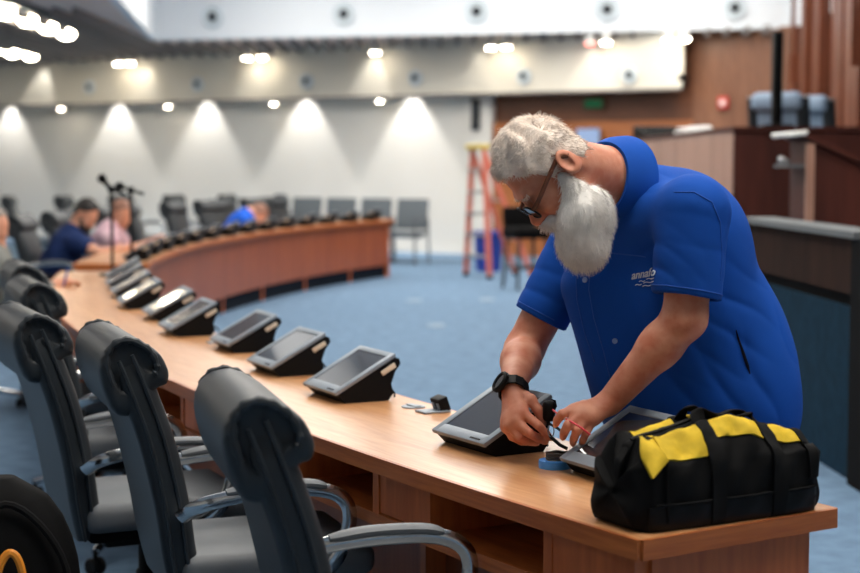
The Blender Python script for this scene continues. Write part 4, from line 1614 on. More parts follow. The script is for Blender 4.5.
# ------------------------------------------------------------------ small things between the hands
p = at(556, 469, 3.66)
r = thing('tape_roll', 'blue roll of tape lying on the desk between the two hands', 'tape', (p.x - .002, p.y + .01, .7502), .3)
MB().lathe([(.020, 0), (.037, 0), (.0375, .003), (.0375, .015), (.037, .018), (.020, .018), (.020, 0)], 36).build('roll', 'blue_plastic', r)
MB().rbox((.036, .0, .009), (.022, .016, .014), .003).build('loose_end', 'blue_plastic', r)
MB().lathe([(.0165, .001), (.0195, .001), (.0195, .017), (.0165, .017), (.0165, .001)], 30).build('core', 'cream', r)
r = thing('cable_coil', 'small dark coil of cable lying on top of the blue tape roll', 'cable', (p.x + .006, p.y + .012, .7684), 0)
mb = MB()
for k in range(3):
    mb.tube([(.027 * math.cos(2 * PI * j / 30), .022 * math.sin(2 * PI * j / 30), .004 + .0055 * k + .001 * math.sin(j)) for j in range(30)], .0032, 6, True)
mb.build('windings', 'brown_ring', r)
mb = MB().tube([(.027, 0, .009), (.034, .0, .009)], .006, 8)
mb.build('tie', 'black', r)

# foreground bag at the lower left corner
r = thing('backpack', 'black round topped backpack with orange loop at the lower left corner', 'bag', at(5, 573, 3.75) * 1 - Vector((0, 0, at(5, 573, 3.75).z)), .3)
mb = MB()
rings = []
for k in range(15):
    t = k / 14
    z = .012 + .70 * t
    w = .36 * (1 - .06 * (1 - t)) * (1 if t < .6 else max(.12, math.sqrt(max(1 - ((t - .6) / .405) ** 2, 0.02))))
    th = .22 * (1 if t < .6 else max(.2, math.sqrt(max(1 - ((t - .6) / .42) ** 2, 0.03))))
    rings.append([Vector((y * 1.0, d, z)) for (y, d) in rr_section(w, th, min(w, th) * .42, 5)])
mb.rings(rings).build('body', 'bag_black', r, angle=60)
MB().tube(spline([(-.14, -.1, .1), (-.15, -.13, .35), (-.12, -.115, .55), (0, -.09, .665), (.12, -.115, .55), (.15, -.13, .35), (.14, -.1, .1)], 40), .009, 8).build('piping', 'webbing', r)
MB().tube(spline([(-.03, -.135, .20), (-.035, -.15, .45), (.0, -.145, .56), (.035, -.15, .50), (.04, -.14, .2)], 30), .010, 8).build('loop', 'orange', r)
MB().rbox((0, -.11, .25), (.26, .06, .28), .025, None, 3).build('pocket', 'bag_black', r)
# ------------------------------------------------------------------ the bearded man
def adopt(root, o):
    o.parent = root
    o.matrix_parent_inverse = Matrix.Translation(-root.location)
    return o


def frame(F, up):
    """head axes: forward, left, up"""
    F = Vector(F).normalized()
    U = Vector(up)
    U = (U - F * U.dot(F)).normalized()
    Lf = U.cross(F).normalized()
    return F, Lf, U


def head_shape(fl, C, ax, s, neck_to, neck_r=(.060, .066), ears=True):
    F, Lf, U = ax

    def H(f, l, u):
        return C + (F * f + Lf * l + U * u) * s
    A = (F, Lf, U)
    fl.ell(H(-.002, 0, .028), (.088 * s, .077 * s, .088 * s), A, .012)
    fl.ell(H(.034, 0, -.040), (.062 * s, .062 * s, .085 * s), A, .03)
    fl.ell(H(.040, 0, -.088), (.044 * s, .050 * s, .040 * s), A, .03)
    fl.ell(H(.072, 0, -.112), (.024 * s, .026 * s, .020 * s), A, .02)
    for q in (-1, 1):
        fl.ell(H(.062, q * .038, -.040), (.028 * s, .024 * s, .028 * s), A, .015)
        fl.ell(H(.030, q * .052, -.085), (.030 * s, .018 * s, .028 * s), A, .02)
    fl.cap(H(.082, -.036, .012), H(.082, .036, .012), .013 * s, .013 * s, .014)
    for q in (-1, 1):
        fl.ell(H(.096, q * .032, -.014), (.014 * s, .016 * s, .011 * s), A, .010, 's')
        fl.ell(H(.078, q * .032, -.015), (.013 * s, .014 * s, .012 * s), A, .004)
    fl.cap(H(.086, 0, -.004), H(.112, 0, -.044), .0075 * s, .0125 * s, .010)
    fl.ell(H(.108, 0, -.048), (.016 * s, .014 * s, .012 * s), A, .006)
    for q in (-1, 1):
        fl.ell(H(.098, q * .013, -.051), (.012 * s, .008 * s, .009 * s), A, .006)
    fl.cap(H(.090, -.022, -.078), H(.090, .022, -.078), .008 * s, .008 * s, .008)
    fl.cap(H(.087, -.018, -.090), H(.087, .018, -.090), .008 * s, .008 * s, .006)
    fl.cap(H(.101, -.020, -.0845), H(.101, .020, -.0845), .003 * s, .003 * s, .003, 's')
    if ears:
        for q in (-1, 1):
            E = (F * .92 + Lf * q * -.28 + U * .05).normalized()
            n = (Lf * q * .96 + F * -.28).normalized()
            u2 = n.cross(E).normalized()
            ea = (E, n, u2)
            fl.ell(H(-.020, q * .083, -.018), (.019 * s, .009 * s, .033 * s), ea, .006)
            fl.ell(H(-.016, q * .091, -.015), (.011 * s, .007 * s, .021 * s), ea, .004, 's')
            fl.ell(H(-.006, q * .084, -.028), (.006 * s, .006 * s, .008 * s), ea, .004)
    if neck_to is not None:
        fl.cap(H(-.030, 0, -.050), neck_to, neck_r[0] * s, neck_r[1] * s, .03)
    return H


def chain(fl, pts, r0, r1, k=.004):
    n = len(pts) - 1
    for i in range(n):
        fl.cap(pts[i], pts[i + 1], r0 + (r1 - r0) * i / n, r0 + (r1 - r0) * (i + 1) / n, k)


V3 = Vector
hip = V3((.70, 3.99, .92))
root_loc = V3((.74, 4.02, 0))
man = thing('person', 'bearded man in a blue short sleeved shirt bending over the desk to wire a console', 'person', root_loc)

C = at(547, 166, 3.70)
HA = frame((-.54, -.12, -.83), (-.82, -.115, .57))
S = 1.05
NB = at(622, 182, 3.83)
SL, SR = at(693, 212, 3.63), at(590, 224, 4.05)
EL, ER = at(685, 318, 3.60), at(524, 350, 4.04)
WL, WR = at(610, 402, 3.665), at(513, 384, 3.80)

fl = Field((.10, 3.40, .0), (1.06, 4.36, 1.62), .0036, .74)
Hm = head_shape(fl, C, HA, S, NB, (.062, .074))
fl.cap(NB, hip + V3((-.06, -.02, .25)), .080, .11, .04)
fl.ell(hip + V3((-.02, 0, .08)), (.17, .17, .2), None, .04)
fl.cap(SL, SR, .060, .060, .05)
for (a, b, w, up) in ((SL, EL, WL, 0), (SR, ER, WR, 0)):
    fl.cap(a, b, .062, .049, .03)
    fl.cap(b, b.lerp(w, .35), .047, .047, .02)
    fl.cap(b.lerp(w, .3), w, .0475, .031, .02)
# legs and feet under the trousers
lat = V3((.38, -.925, 0))
fr = V3((-.925, -.38, 0))
for q in (-1, 1):
    h = hip + lat * (q * .09) + V3((.02, 0, -.04))
    kn = root_loc + lat * (q * .11) + fr * (-.02) + V3((0, 0, .48))
    an = root_loc + lat * (q * .12) + fr * (-.07) + V3((0, 0, .085))
    fl.cap(h, kn, .085, .058, .05)
    fl.cap(kn, an, .056, .038, .03)
    fl.cap(an + V3((0, 0, -.03)), an + fr * .15 + V3((0, 0, -.045)), .036, .030, .02)
# right hand (watch hand): back of the hand to the camera, fingers curled to the right
hand_r = dict(
    mcp=[at(523, 413, 3.715), at(515, 420, 3.71), at(509, 425, 3.715), at(506, 427, 3.735)],
    pip=[at(538, 425, 3.695), at(529, 433, 3.695), at(519, 437, 3.705), at(512, 437, 3.725)],
    tip=[at(550, 438, 3.725), at(545, 441.5, 3.733), at(536, 443, 3.738), at(527, 443, 3.745)])
hand_l = dict(
    mcp=[at(573, 410, 3.625), at(579, 415, 3.61), at(586, 418.5, 3.61), at(593, 420, 3.62)],
    pip=[at(562, 414, 3.605), at(568, 425, 3.59), at(577, 431, 3.592), at(586, 433, 3.605)],
    tip=[at(556, 424, 3.63), at(563, 437, 3.622), at(573, 443, 3.625), at(582, 443, 3.63)])


def hand(fl, W, hd, thumb, rad=.0106):
    for i in range(4):
        m, p, t = hd['mcp'][i], hd['pip'][i], hd['tip'][i]
        sc = (1.0, 1.04, 1.0, .88)[i]
        base = W.lerp(m, .18)
        fl.cap(base, m, .0185, .0135, .016)
        fl.ell(m, (.0125, .0125, .0125), None, .006)
        d = p.lerp(t, .55) + (p - m).normalized() * .004
        fl.cap(m, p, rad * sc * 1.12, rad * sc, .005)
        fl.cap(p, d, rad * sc, rad * sc * .92, .003)
        fl.cap(d, t, rad * sc * .92, rad * sc * .78, .003)
    c = (hd['mcp'][0] + hd['mcp'][3] + W) / 3
    for i in range(3):
        fl.cap(hd['mcp'][i].lerp(W, .15), hd['mcp'][i + 1].lerp(W, .15), .013, .013, .012)
    chain(fl, thumb, .0150, .0090, .008)


thumb_r = [at(522, 394, 3.775), at(531, 400, 3.745), at(538, 410, 3.735), at(543, 424, 3.735)]
thumb_l = [at(600, 404, 3.675), at(584, 406, 3.675), at(570, 411, 3.67), at(558, 419, 3.655)]
hand(fl, WR, hand_r, thumb_r)
hand(fl, WL, hand_l, thumb_l)
# crow's feet of cloth are on the shirt; fine unevenness of the skin
body = adopt(man, fl.build('body', 'skin', None, 1))
del fl
bv_head = bvh_of(body)

# finger nails
mb = MB()
for hd, W in ((hand_r, WR), (hand_l, WL)):
    for i in range(4):
        p, t = hd['pip'][i], hd['tip'][i]
        d = (t - p).normalized()
        n = V3((0, -1, .15))
        n = (n - d * n.dot(d)).normalized()
        b = d.cross(n)
        M = Matrix(((d.x, b.x, n.x, 0), (d.y, b.y, n.y, 0), (d.z, b.z, n.z, 0), (0, 0, 0, 1)))
        mb.ball(t + d * .001 + n * .0062, (.0055, .0045, .0018), 10, 6, M)
adopt(man, mb.build('fingernails', mat('nail', (226, 172, 152), .35), None))

# shirt ------------------------------------------------------------
sf = Field((.12, 3.40, .74), (1.06, 4.36, 1.56), .005)
LATA = (fr, lat, V3((0, 0, 1)))
sf.ell((.665, 3.95, .95), (.235, .235, .30), LATA, .05)
sf.ell((.690, 3.96, .84), (.220, .230, .22), LATA, .08)
sf.ell((.590, 3.90, 1.17), (.165, .215, .25), LATA, .10)
sf.cap(at(596, 285, 3.90), at(634, 385, 3.88), .085, .095, .10)
sf.cap(SL + V3((.0, .02, -.005)), SR + V3((.0, -.02, 0)), .078, .074, .08)
sf.ell((.600, 3.885, 1.28), (.135, .18, .145), LATA, .08)
sf.cap(at(650, 210, 3.83), at(695, 240, 3.90), .082, .115, .06)
sf.cap(NB + V3((.012, .0, -.020)), NB + V3((.09, .03, -.07)), .070, .085, .05)
# sleeves, trimmed flat at the hems
hemL = SL.lerp(EL, .80)
nL = (EL - SL).normalized()
nL = (nL + V3((.12, -.0, -.0)) * -.6).normalized()
sf.cap(SL + V3((0, 0, .0)), EL + (EL - SL) * .3, .083, .077, .030, 'u', (tuple(hemL), tuple(nL)))
hemR = SR.lerp(ER, .75)
nR = (ER - SR).normalized()
sf.cap(SR, ER + (ER - SR) * .3, .078, .066, .04, 'u', (tuple(hemR), tuple(nR)))
# open the sleeve and hem a little
sf.cap(hemL - nL * .035, EL + (EL - SL) * .2, .060, .062, .004, 's')
sf.cap(hemR - nR * .03, ER + (ER - SR) * .2, .0565, .0565, .004, 's')
sf.clip((.6, 3.9, .785), (-.05, 0, -1))
# neck opening
Hn = Hm(-.02, 0, -.05)
sf.cap(NB + (Hn - NB) * .25, Hn, .070, .10, .01, 's')


def folds(X, Y, Z):
    """soft creases that run from the armpits, the elbow bends and the waist"""
    out = 0
    wx = .35 * np.sin(19 * X + 13 * Z) + .3 * np.sin(27 * Z - 15 * Y)

    def crease(p0, d, wl, amp, R, ph=0.0):
        q = ((X - p0[0]) * d[0] + (Y - p0[1]) * d[1] + (Z - p0[2]) * d[2])
        w = np.exp(-(((X - p0[0]) ** 2 + (Y - p0[1]) ** 2 + (Z - p0[2]) ** 2) / R ** 2))
        s_ = 1 - np.abs(np.sin(q * PI / wl + ph + wx))
        return amp * w * (s_ ** 2 - .3)
    out = crease(at(655, 268, 3.6), (.72, .2, .66), 0.043, 0.0044, .085)
    out = out + crease(at(700, 240, 3.6), (.3, .2, .9), 0.065, 0.0022, .10, 1.2)
    out = out + crease(at(725, 320, 3.72), (.45, .2, .88), 0.070, 0.0055, .13, 1)
    out = out + crease(at(765, 380, 3.80), (.86, .0, .40), 0.087, 0.0055, .15, .4)
    out = out + crease(at(700, 380, 3.75), (.80, .0, .55), 0.087, 0.0044, .13, 2.0)
    out = out + crease(at(640, 240, 3.72), (.9, .3, -.3), 0.065, 0.0039, .12, 2)
    out = out + crease(at(655, 178, 3.75), (.6, .3, .7), 0.065, 0.0022, .10, 2)
    out = out + crease(at(540, 285, 4.0), (.4, .1, .9), 0.052, 0.0033, .11, .7)
    out = out + crease(at(600, 340, 3.75), (.95, .2, .15), 0.087, 0.0033, .15, .2)
    out = out + .0012 * np.sin(31 * X + 17 * Z) * np.sin(23 * Z - 19 * Y)
    return out


sf.warp(folds)
shirt = adopt(man, sf.build('shirt', 'shirt', None, 1))
bv_shirt = bvh_of(shirt)
del sf


def cast(bv, px, py):
    o = V3((0, 0, EYE))
    d = (at(px, py, 4.0) - o).normalized()
    h = bv.ray_cast(o, d)
    return h[0], h[1]


# side vent: pale lining seen through a slit near the hip
p, n = cast(bv_shirt, 746, 368)
if p:
    mb = MB()
    pth = [cast(bv_shirt, x, y)[0] for x, y in ((736, 330), (739, 342), (743, 354), (747, 366), (750, 374))]
    pth = [q + n * .0005 for q in pth if q]
    mb.tube(pth, [.001, .004, .006, .006, .001][:len(pth)], 8, flat=.5)
    adopt(shirt, mb.build('side_slit', 'trousers', None)).matrix_parent_inverse = Matrix.Translation((0, 0, 0))


def sub(par, o):
    """a detail of a garment whose mesh is in world coordinates"""
    o.parent = par
    return o


# hems, sleeve stitching, placket, pocket, buttons
mb = MB()
for (cx_, R_, nn, c0) in ((hemL, .078, nL, hemL), (hemR, .068, nR, hemR)):
    u_ = nn.orthogonal().normalized()
    w_ = nn.cross(u_)
    for dz in (.014,):
        path = []
        for j in range(48):
            a = 2 * PI * j / 48
            d = u_ * math.cos(a) + w_ * math.sin(a)
            h = bv_shirt.ray_cast(c0 - nn * dz + d * .16, -d)
            if h[0] is not None and (h[0] - (c0 - nn * dz)).length < .12:
                path.append(h[0] + h[1] * .0006)
        if len(path) > 8:
            mb.tube(path, .0014, 5, True)
for line in (((602, 252), (640, 256), (646, 257)), ((596, 236), (590, 262), (589, 290), (594, 318), (604, 352), (612, 385)), ((576, 272), (577, 300), (584, 330), (596, 366)), ((674, 192), (694, 192), (712, 202), (720, 222), (722, 255), (720, 284))):
    path = []
    for a, b in zip(line[:-1], line[1:]):
        for k in range(10):
            q, n = cast(bv_shirt, a[0] + (b[0] - a[0]) * k / 10, a[1] + (b[1] - a[1]) * k / 10)
            if q:
                path.append(q + n * .0006)
    ok = [path[0]] if path else []
    for q in path[1:]:
        if (q - ok[-1]).length < .05:
            ok.append(q)
    if len(ok) > 2:
        mb.tube(ok, .0014, 5)
sub(shirt, mb.build('stitching', mat('stitch_blue', (26, 84, 176), .8), None))
for px, py in ((585, 280), (615, 341)):
    q, n = cast(bv_shirt, px, py)
    if q:
        M = n.to_track_quat('Z', 'Y').to_matrix().to_4x4()
        b = MB().lathe([(0, .0), (.0065, 0), (.0068, .0018), (.0055, .0028), (.003, .0020), (0, .0020)], 18, origin=q, M=M)
        sub(shirt, b.build('button', 'button', None))
# embroidered lettering on the breast
cu = bpy.data.curves.new('lettering', 'FONT')
cu.body = 'annafo'
cu.size = .042
cu.extrude = 0.0
cu.offset = .0006
tmp = bpy.data.objects.new('lettering', cu)
COL.objects.link(tmp)
dg = bpy.context.evaluated_depsgraph_get()
me = bpy.data.meshes.new_from_object(tmp.evaluated_get(dg))
bpy.data.objects.remove(tmp)
bm = bmesh.new()
bm.from_mesh(me)
bmesh.ops.triangulate(bm, faces=bm.faces)
bmesh.ops.subdivide_edges(bm, edges=[e for e in bm.edges if e.calc_length() > .006], cuts=1)
xs = [v.co.x for v in bm.verts]
wid = max(xs)
mb = MB()
vs, fs = [], []
bad = False


def logo(u, v):
    """u along the lettering 0..1, v up in letter heights: onto the shirt"""
    return cast(bv_shirt, 631.5 + 23.5 * u + 1.5 * v, 279.5 - 4.2 * u - 8.5 * v)


for v in bm.verts:
    q, n = logo(v.co.x / wid, v.co.y / .03)
    if q is None:
        bad = True
        break
    vs.append((q, n))
bm.verts.index_update()
if not bad:
    nv = len(vs)
    top_ = [q + n * .0014 for q, n in vs]
    bot_ = [q - n * .001 for q, n in vs]
    fs = [[x.index for x in f.verts] for f in bm.faces]
    mb.add(top_ + bot_, fs + [[nv + k for k in reversed(f)] for f in fs] +
           [[e.verts[0].index, e.verts[1].index, nv + e.verts[1].index, nv + e.verts[0].index] for e in bm.edges if e.is_boundary])
    for (u0, u1, v0) in ((.36, .60, -.42), (.66, .98, -.30), (.22, .48, -.78), (.56, .98, -.70), (.55, .9, -1.08)):
        path = []
        for k in range(9):
            q, n = logo(u0 + (u1 - u0) * k / 8, v0 + .07 * math.sin(k / 8 * PI * 2))
            if q:
                path.append(q + n * .0008)
        if len(path) > 3:
            mb.tube(path, .0011, 5)
    sub(shirt, mb.build('breast_lettering', 'thread', None, smooth=False))
bm.free()

# collar: stand and folded leaf around the neck
def collar():
    axis = (NB - Hn).normalized()
    base = NB - axis * .068 + V3((0, 0, -.010))
    u_ = (lat - axis * lat.dot(axis)).normalized()      # to his left (towards the camera)
    w_ = axis.cross(u_).normalized()
    if w_.z < 0:
        w_ = -w_                                        # towards the nape (up)
    rings_in, mb = [], MB()
    N = 44
    rows = []
    for i in range(N + 1):
        # from the throat on his left, over the nape, to the throat on the far side
        a = math.radians(-50 + 280 * i / N)
        d = u_ * math.cos(a) + w_ * math.sin(a)
        e = abs(i / N - .5) * 2
        back = max(0, math.sin(a))
        r_in = .077 + .008 * back
        c0 = base + axis * (.020 + .010 * back)
        stand0 = c0 + d * (r_in + .002) + axis * .012
        stand1 = c0 + d * r_in - axis * (.030 + .006 * back)
        fold = c0 + d * (r_in + .010) - axis * (.034 + .006 * back)
        leaf_len = .058 + .034 * max(0, (e - .70) / .30)
        tip = c0 + d * (r_in + .048 - .012 * back) + axis * (leaf_len - .026)
        mid = (fold + tip) / 2 + d * .005
        rows.append([stand0, stand1, fold, mid, tip, tip - d * .003, mid - d * .004, fold - d * .006 + axis * .004, stand0 + d * .004])
    mb.rings(rows, True, True)
    return mb


adopt(man, collar().build('collar', 'shirt', None, angle=50))

# trousers and shoes
tf = Field((.30, 3.50, .03), (1.12, 4.45, 1.0), .010)
tf.ell(hip + V3((.01, 0, -.05)), (.175, .19, .16), LATA, .05)
for q in (-1, 1):
    h = hip + lat * (q * .09) + V3((.02, 0, -.06))
    kn = root_loc + lat * (q * .11) + fr * (-.02) + V3((0, 0, .48))
    an = root_loc + lat * (q * .12) + fr * (-.07) + V3((0, 0, .06))
    tf.cap(h, kn, .112, .080, .05)
    tf.cap(kn, an, .080, .066, .04)
tf.clip((0, 0, .06), (0, 0, -1))
tf.warp(lambda X, Y, Z: .004 * np.sin(40 * Z + 9 * X) * np.sin(14 * Y))
adopt(man, tf.build('trousers', 'trousers', None, 1))
for q in (-1, 1):
    an = root_loc + lat * (q * .12) + fr * (-.07)
    s_ = Field((an.x - .3, an.y - .3, 0), (an.x + .3, an.y + .3, .2), .008)
    s_.cap(an + V3((0, 0, .06)) - fr * .03, an + fr * .17 + V3((0, 0, .045)), .048, .042, .02)
    s_.ell(an + V3((0, 0, .09)), (.055, .055, .05), None, .03)
    s_.clip((0, 0, .004), (0, 0, -1))
    adopt(man, s_.build('shoe', 'black', None, 1))

# hair ---------------------------------------------------------------
F_, L_, U_ = HA


def local(p):
    d = (p - C) / S
    return d.dot(F_), d.dot(L_), d.dot(U_)


def hair_edge(f):
    """lowest height of the hair at depth f"""
    xs_ = [-.13, -.07, -.045, -.028, -.012, .004, .022, .045, .064, .078, .09]
    ys_ = [-.075, -.070, -.055, .000, .024, -.012, -.022, .030, .052, .066, .085]
    return float(np.interp(f, xs_, ys_))


def hair_thick(f, u):
    return .004 + .010 * np.clip((u + .01) / .08, 0, 1)


hf = Field(tuple(C - V3((.17, .17, .17))), tuple(C + V3((.17, .17, .17))), .0035)
hf.ell(Hm(.001, 0, .029), (.0955 * S, .0835 * S, .0965 * S), HA, .01)
hf.ell(Hm(-.038, 0, -.030), (.053 * S, .068 * S, .050 * S), HA, .02)


def wave(X, Y, Z):
    dx, dy, dz = (X - C.x) / S, (Y - C.y) / S, (Z - C.z) / S
    f = dx * F_.x + dy * F_.y + dz * F_.z
    l = dx * L_.x + dy * L_.y + dz * L_.z
    u = dx * U_.x + dy * U_.y + dz * U_.z
    top = np.clip((u - .02) / .06, 0, 1) * np.clip((f + .06) / .08, 0, 1)
    amp = .0010 + .0040 * top
    return amp * np.sin(95 * f + 60 * l + 3.0 * np.sin(50 * u + 35 * l) + 1.5 * np.sin(70 * l - 40 * f)) + .0012 * (1 - top) + .0010 * np.sin(190 * l + 60 * u)


hf.warp(wave)


def keep_hair(V):
    d = (V - np.array(C)) / S
    f = d @ np.array(F_)
    l = d @ np.array(L_)
    u = d @ np.array(U_)
    xs_ = [-.13, -.07, -.045, -.028, -.012, .004, .022, .045, .064, .078, .09]
    ys_ = [-.075, -.070, -.055, .000, .024, -.012, -.022, .030, .052, .066, .085]
    return u > np.interp(f, xs_, ys_) - .15 * np.maximum(np.abs(l) - .03, 0) * (f > .05) + .004 * np.sin(l * 300)


hair = adopt(man, hf.build('hair', 'hair_white', None, 1, keep_hair))
bvh_hair = bvh_of(hair)
mb = MB()
roots, dirs = [], []
me = hair.data
ns = len(me.vertices)
for k in range(6000):
    v = me.vertices[random.randrange(ns)]
    f, l, u = local(v.co)
    top = min(max((u - .03) / .05, 0), 1)
    n = v.normal
    swirl = (F_ * (.8 * top) + U_ * (-.8 * (1 - top)) + L_ * (.5 * math.sin(f * 60 + l * 40)) - F_ * .5 * (1 - top))
    t = (swirl - n * swirl.dot(n))
    roots.append(v.co - n * .001)
    dirs.append((t * .95 + n * (.12 + .06 * top)))
strands(mb, roots, dirs, .015, .0008, 3, None, .22, .0016)
sub(hair, mb.build('hair_strands', 'hair_white', None, angle=180))
hair.matrix_parent_inverse = Matrix.Translation(-root_loc)

# beard ---------------------------------------------------------------
bf = Field(tuple(C + V3((-.16, -.2, -.36))), tuple(C + V3((.24, .2, .10))), .004)
bc = at(584, 229, 3.655)
yv = V3((0, 1, 0))
bf.ell(bc + V3((-.006, 0, .004)), (.058, .064, .080), None, .02)
bf.ell(at(585, 246, 3.655), (.050, .056, .050), None, .03)
bf.ell(at(588, 212, 3.66), (.056, .068, .060), None, .03)
for q in (-1, 1):
    chain(bf, [Hm(.012, q * .066, -.030), Hm(.016, q * .066, -.060), Hm(.030, q * .060, -.085), Hm(.060, q * .040, -.115)], .012, .030, .02)
    chain(bf, [Hm(.103, q * .006, -.066), Hm(.096, q * .026, -.075), Hm(.076, q * .038, -.100)], .0105, .014, .01)
bf.warp(lambda X, Y, Z: .003 * np.sin(90 * X + 20 * Z) * np.sin(80 * Y) + .002 * np.sin(160 * X - 40 * Z + 100 * Y))
beard = adopt(man, bf.build('beard', 'beard_white', None, 1))
del bf, hf
me = beard.data
ns = len(me.vertices)
roots, dirs = [], []
chin = Hm(.06, 0, -.07)
for k in range(9000):
    v = me.vertices[random.randrange(ns)]
    n = v.normal
    out = (v.co - chin)
    h = min(max((chin.z + .03 - v.co.z) / .12, 0), 1)
    d = n * .55 + V3((0, 0, -1)) * (.75 * h + .2) + (-U_) * (.5 * (1 - h)) + out.normalized() * .5
    roots.append(v.co - n * .003)
    dirs.append(d)
mb = MB()
strands(mb, roots, dirs, .020, .00075, 3, (0, 0, -1), .30, .0016)
sub(beard, mb.build('beard_strands', 'beard_white', None, angle=180))
# eyebrows
mb = MB()
roots, dirs = [], []
for q in (-1, 1):
    for k in range(120):
        l = random.uniform(.014, .050)
        roots.append(Hm(.092 - .25 * max(l - .03, 0) * 1.6, q * l, .010 + random.uniform(-.004, .004)))
        dirs.append(F_ * .5 + L_ * (q * .9) - U_ * .25)
strands(mb, roots, dirs, .012, .0008, 2, None, .25)
adopt(man, mb.build('eyebrows', 'hair_white', None, angle=180))

# glasses
gm = MB()
g0 = []
for q in (-1, 1):
    cen = Hm(.108, q * .033, -.022)
    ex = (L_ * q * .99 - F_ * .06).normalized()
    ey = (U_ * .99 + F_ * .04).normalized()
    path = []
    for j in range(32):
        a = 2 * PI * j / 32
        rx, ry = .027 * S, .019 * S
        cx_ = math.copysign(abs(math.cos(a)) ** .7, math.cos(a)) * rx
        cy_ = math.copysign(abs(math.sin(a)) ** .7, math.sin(a)) * ry
        path.append(cen + ex * cx_ + ey * cy_)
    gm.tube(path, .0022, 8, True)
    g0.append((cen, ex, ey, path))
gm.tube([g0[0][0] - g0[0][1] * .027 + g0[0][2] * .006, Hm(.113, 0, -.014), g0[1][0] - g0[1][1] * .027 + g0[1][2] * .006], .002, 8)
gl = adopt(man, gm.build('glasses', 'black', None))
for cen, ex, ey, path in g0:
    lm = MB()
    nrm = ex.cross(ey).normalized()
    vs = [cen + nrm * .0007] + [p + nrm * .0007 for p in path] + [cen - nrm * .0007] + [p - nrm * .0007 for p in path]
    n = len(path)
    fs = [[0, 1 + j, 1 + (j + 1) % n] for j in range(n)] + [[n + 1, n + 2 + (j + 1) % n, n + 2 + j] for j in range(n)] + [[1 + j, n + 2 + j, n + 2 + (j + 1) % n, 1 + (j + 1) % n] for j in range(n)]
    lm.add(vs, fs)
    sub(gl, lm.build('lens', 'lens', None))
for q in (-1, 1):
    path = [Hm(.106, q * .060, -.016), Hm(.085, q * .074, -.012), Hm(.045, q * .080, -.004), Hm(.005, q * .083, .003), Hm(-.014, q * .084, .004), Hm(-.032, q * .084, -.012)]
    tm = MB().tube(spline(path, 24), .0052, 8, flat=.42, up=L_)
    sub(gl, tm.build('temple', 'temple', None))

# watch on the right wrist
hd_ = (hand_r['mcp'][1] + hand_r['mcp'][2]) / 2
wp = WR.lerp(hd_, .16)
wa_ = ((hd_ - WR).normalized() * .6 + (WR - ER).normalized() * .4).normalized()
u_ = wa_.orthogonal().normalized()
w_ = wa_.cross(u_)
wrist = thing('wristwatch', 'chunky black watch on the bearded man\'s right wrist', 'watch', wp)
mb = MB()
rings = []
for j in range(36):
    a = 2 * PI * j / 36
    d = u_ * math.cos(a) + w_ * math.sin(a)
    h = bv_head.ray_cast(wp + d * .10, -d)
    R = (h[0] - wp).length if h[0] is not None and (h[0] - wp).length < .06 else .034
    R = min(max(R, .026), .046)
    tk = .0035 + .0012 * (j % 3 == 0)
    c = d * (R + .0015)
    rings.append([c - wa_ * .015, c + d * tk - wa_ * .0145, c + d * tk + wa_ * .0145, c + wa_ * .015])
mb.rings(rings, True, False, True)
mb.build('band', 'black', wrist, angle=30)
d = (V3((-.80, -.45, .40)) - wa_ * V3((-.80, -.45, .40)).dot(wa_)).normalized()
h = bv_head.ray_cast(wp + d * .10, -d)
R = (h[0] - wp).length if h[0] is not None else .034
M = d.to_track_quat('Z', 'Y').to_matrix().to_4x4()
MB().lathe([(0, 0), (.024, 0), (.0275, .003), (.0275, .011), (.024, .014), (.020, .0135), (.0195, .0095), (0, .0095)], 32, origin=d * (R + .001), M=M).build('case', 'black', wrist)
MB().lathe([(0, .0098), (.019, .0098), (.019, .0106), (0, .0106)], 28, origin=d * (R + .001), M=M).build('dial', 'screen', wrist)
mb = MB()
for k in (-1, 1):
    mb.rbox(d * (R + .006) + u_ * 0 + d.cross(wa_) * (k * .0285), (.006, .006, .006), .002)
mb.build('pusher', 'grey_metal', wrist)

# what the hands hold
tip = hand_r['tip'][0]
r = thing('cable_plug', 'black cable with a round plug held in the right hand', 'cable', at(549, 428, 3.72))
o_ = r.location.copy()
M = Matrix.Rotation(.3, 4, 'Y')
MB().rbox(at(549, 411, 3.728) - o_, (.030, .026, .050), .011, None, 4).build('plug', 'black', r)
MB().tube([at(549, 420, 3.726) - o_, at(547, 432, 3.715) - o_, at(552, 438, 3.70) - o_, at(560, 445, 3.68) - o_, at(567, 448.5, 3.67) - o_], .0042, 10).build('cord', 'black', r)
MB().tube([at(550, 424, 3.70) - o_, at(557, 428, 3.68) - o_, at(564, 433, 3.66) - o_], .0032, 8).build('side_wire', 'black', r)
r = thing('red_wire', 'thin red insulated wire held between both hands', 'wire', at(572, 420, 3.58))
o_ = r.location.copy()
MB().tube(spline([at(553, 410, 3.70) - o_, at(560, 415.5, 3.64) - o_, at(570, 421, 3.585) - o_, at(580, 427, 3.575) - o_, at(590, 434.5, 3.578) - o_], 24), .0024, 8).build('insulation', 'red', r)
MB().tube([at(562, 416, 3.622) - o_, at(566, 419, 3.60) - o_], .0042, 10).build('connector', 'white', r)
r = thing('wire_loop', 'thin pale cable loop hanging below the right fingertips', 'wire', at(551, 430, 3.70))
o_ = r.location.copy()
MB().tube([at(551 + 3 * math.cos(2 * PI * j / 20), 431 + 6 * math.sin(2 * PI * j / 20), 3.70) - o_ for j in range(20)], .0014, 6, True).build('loop', 'satin', r)


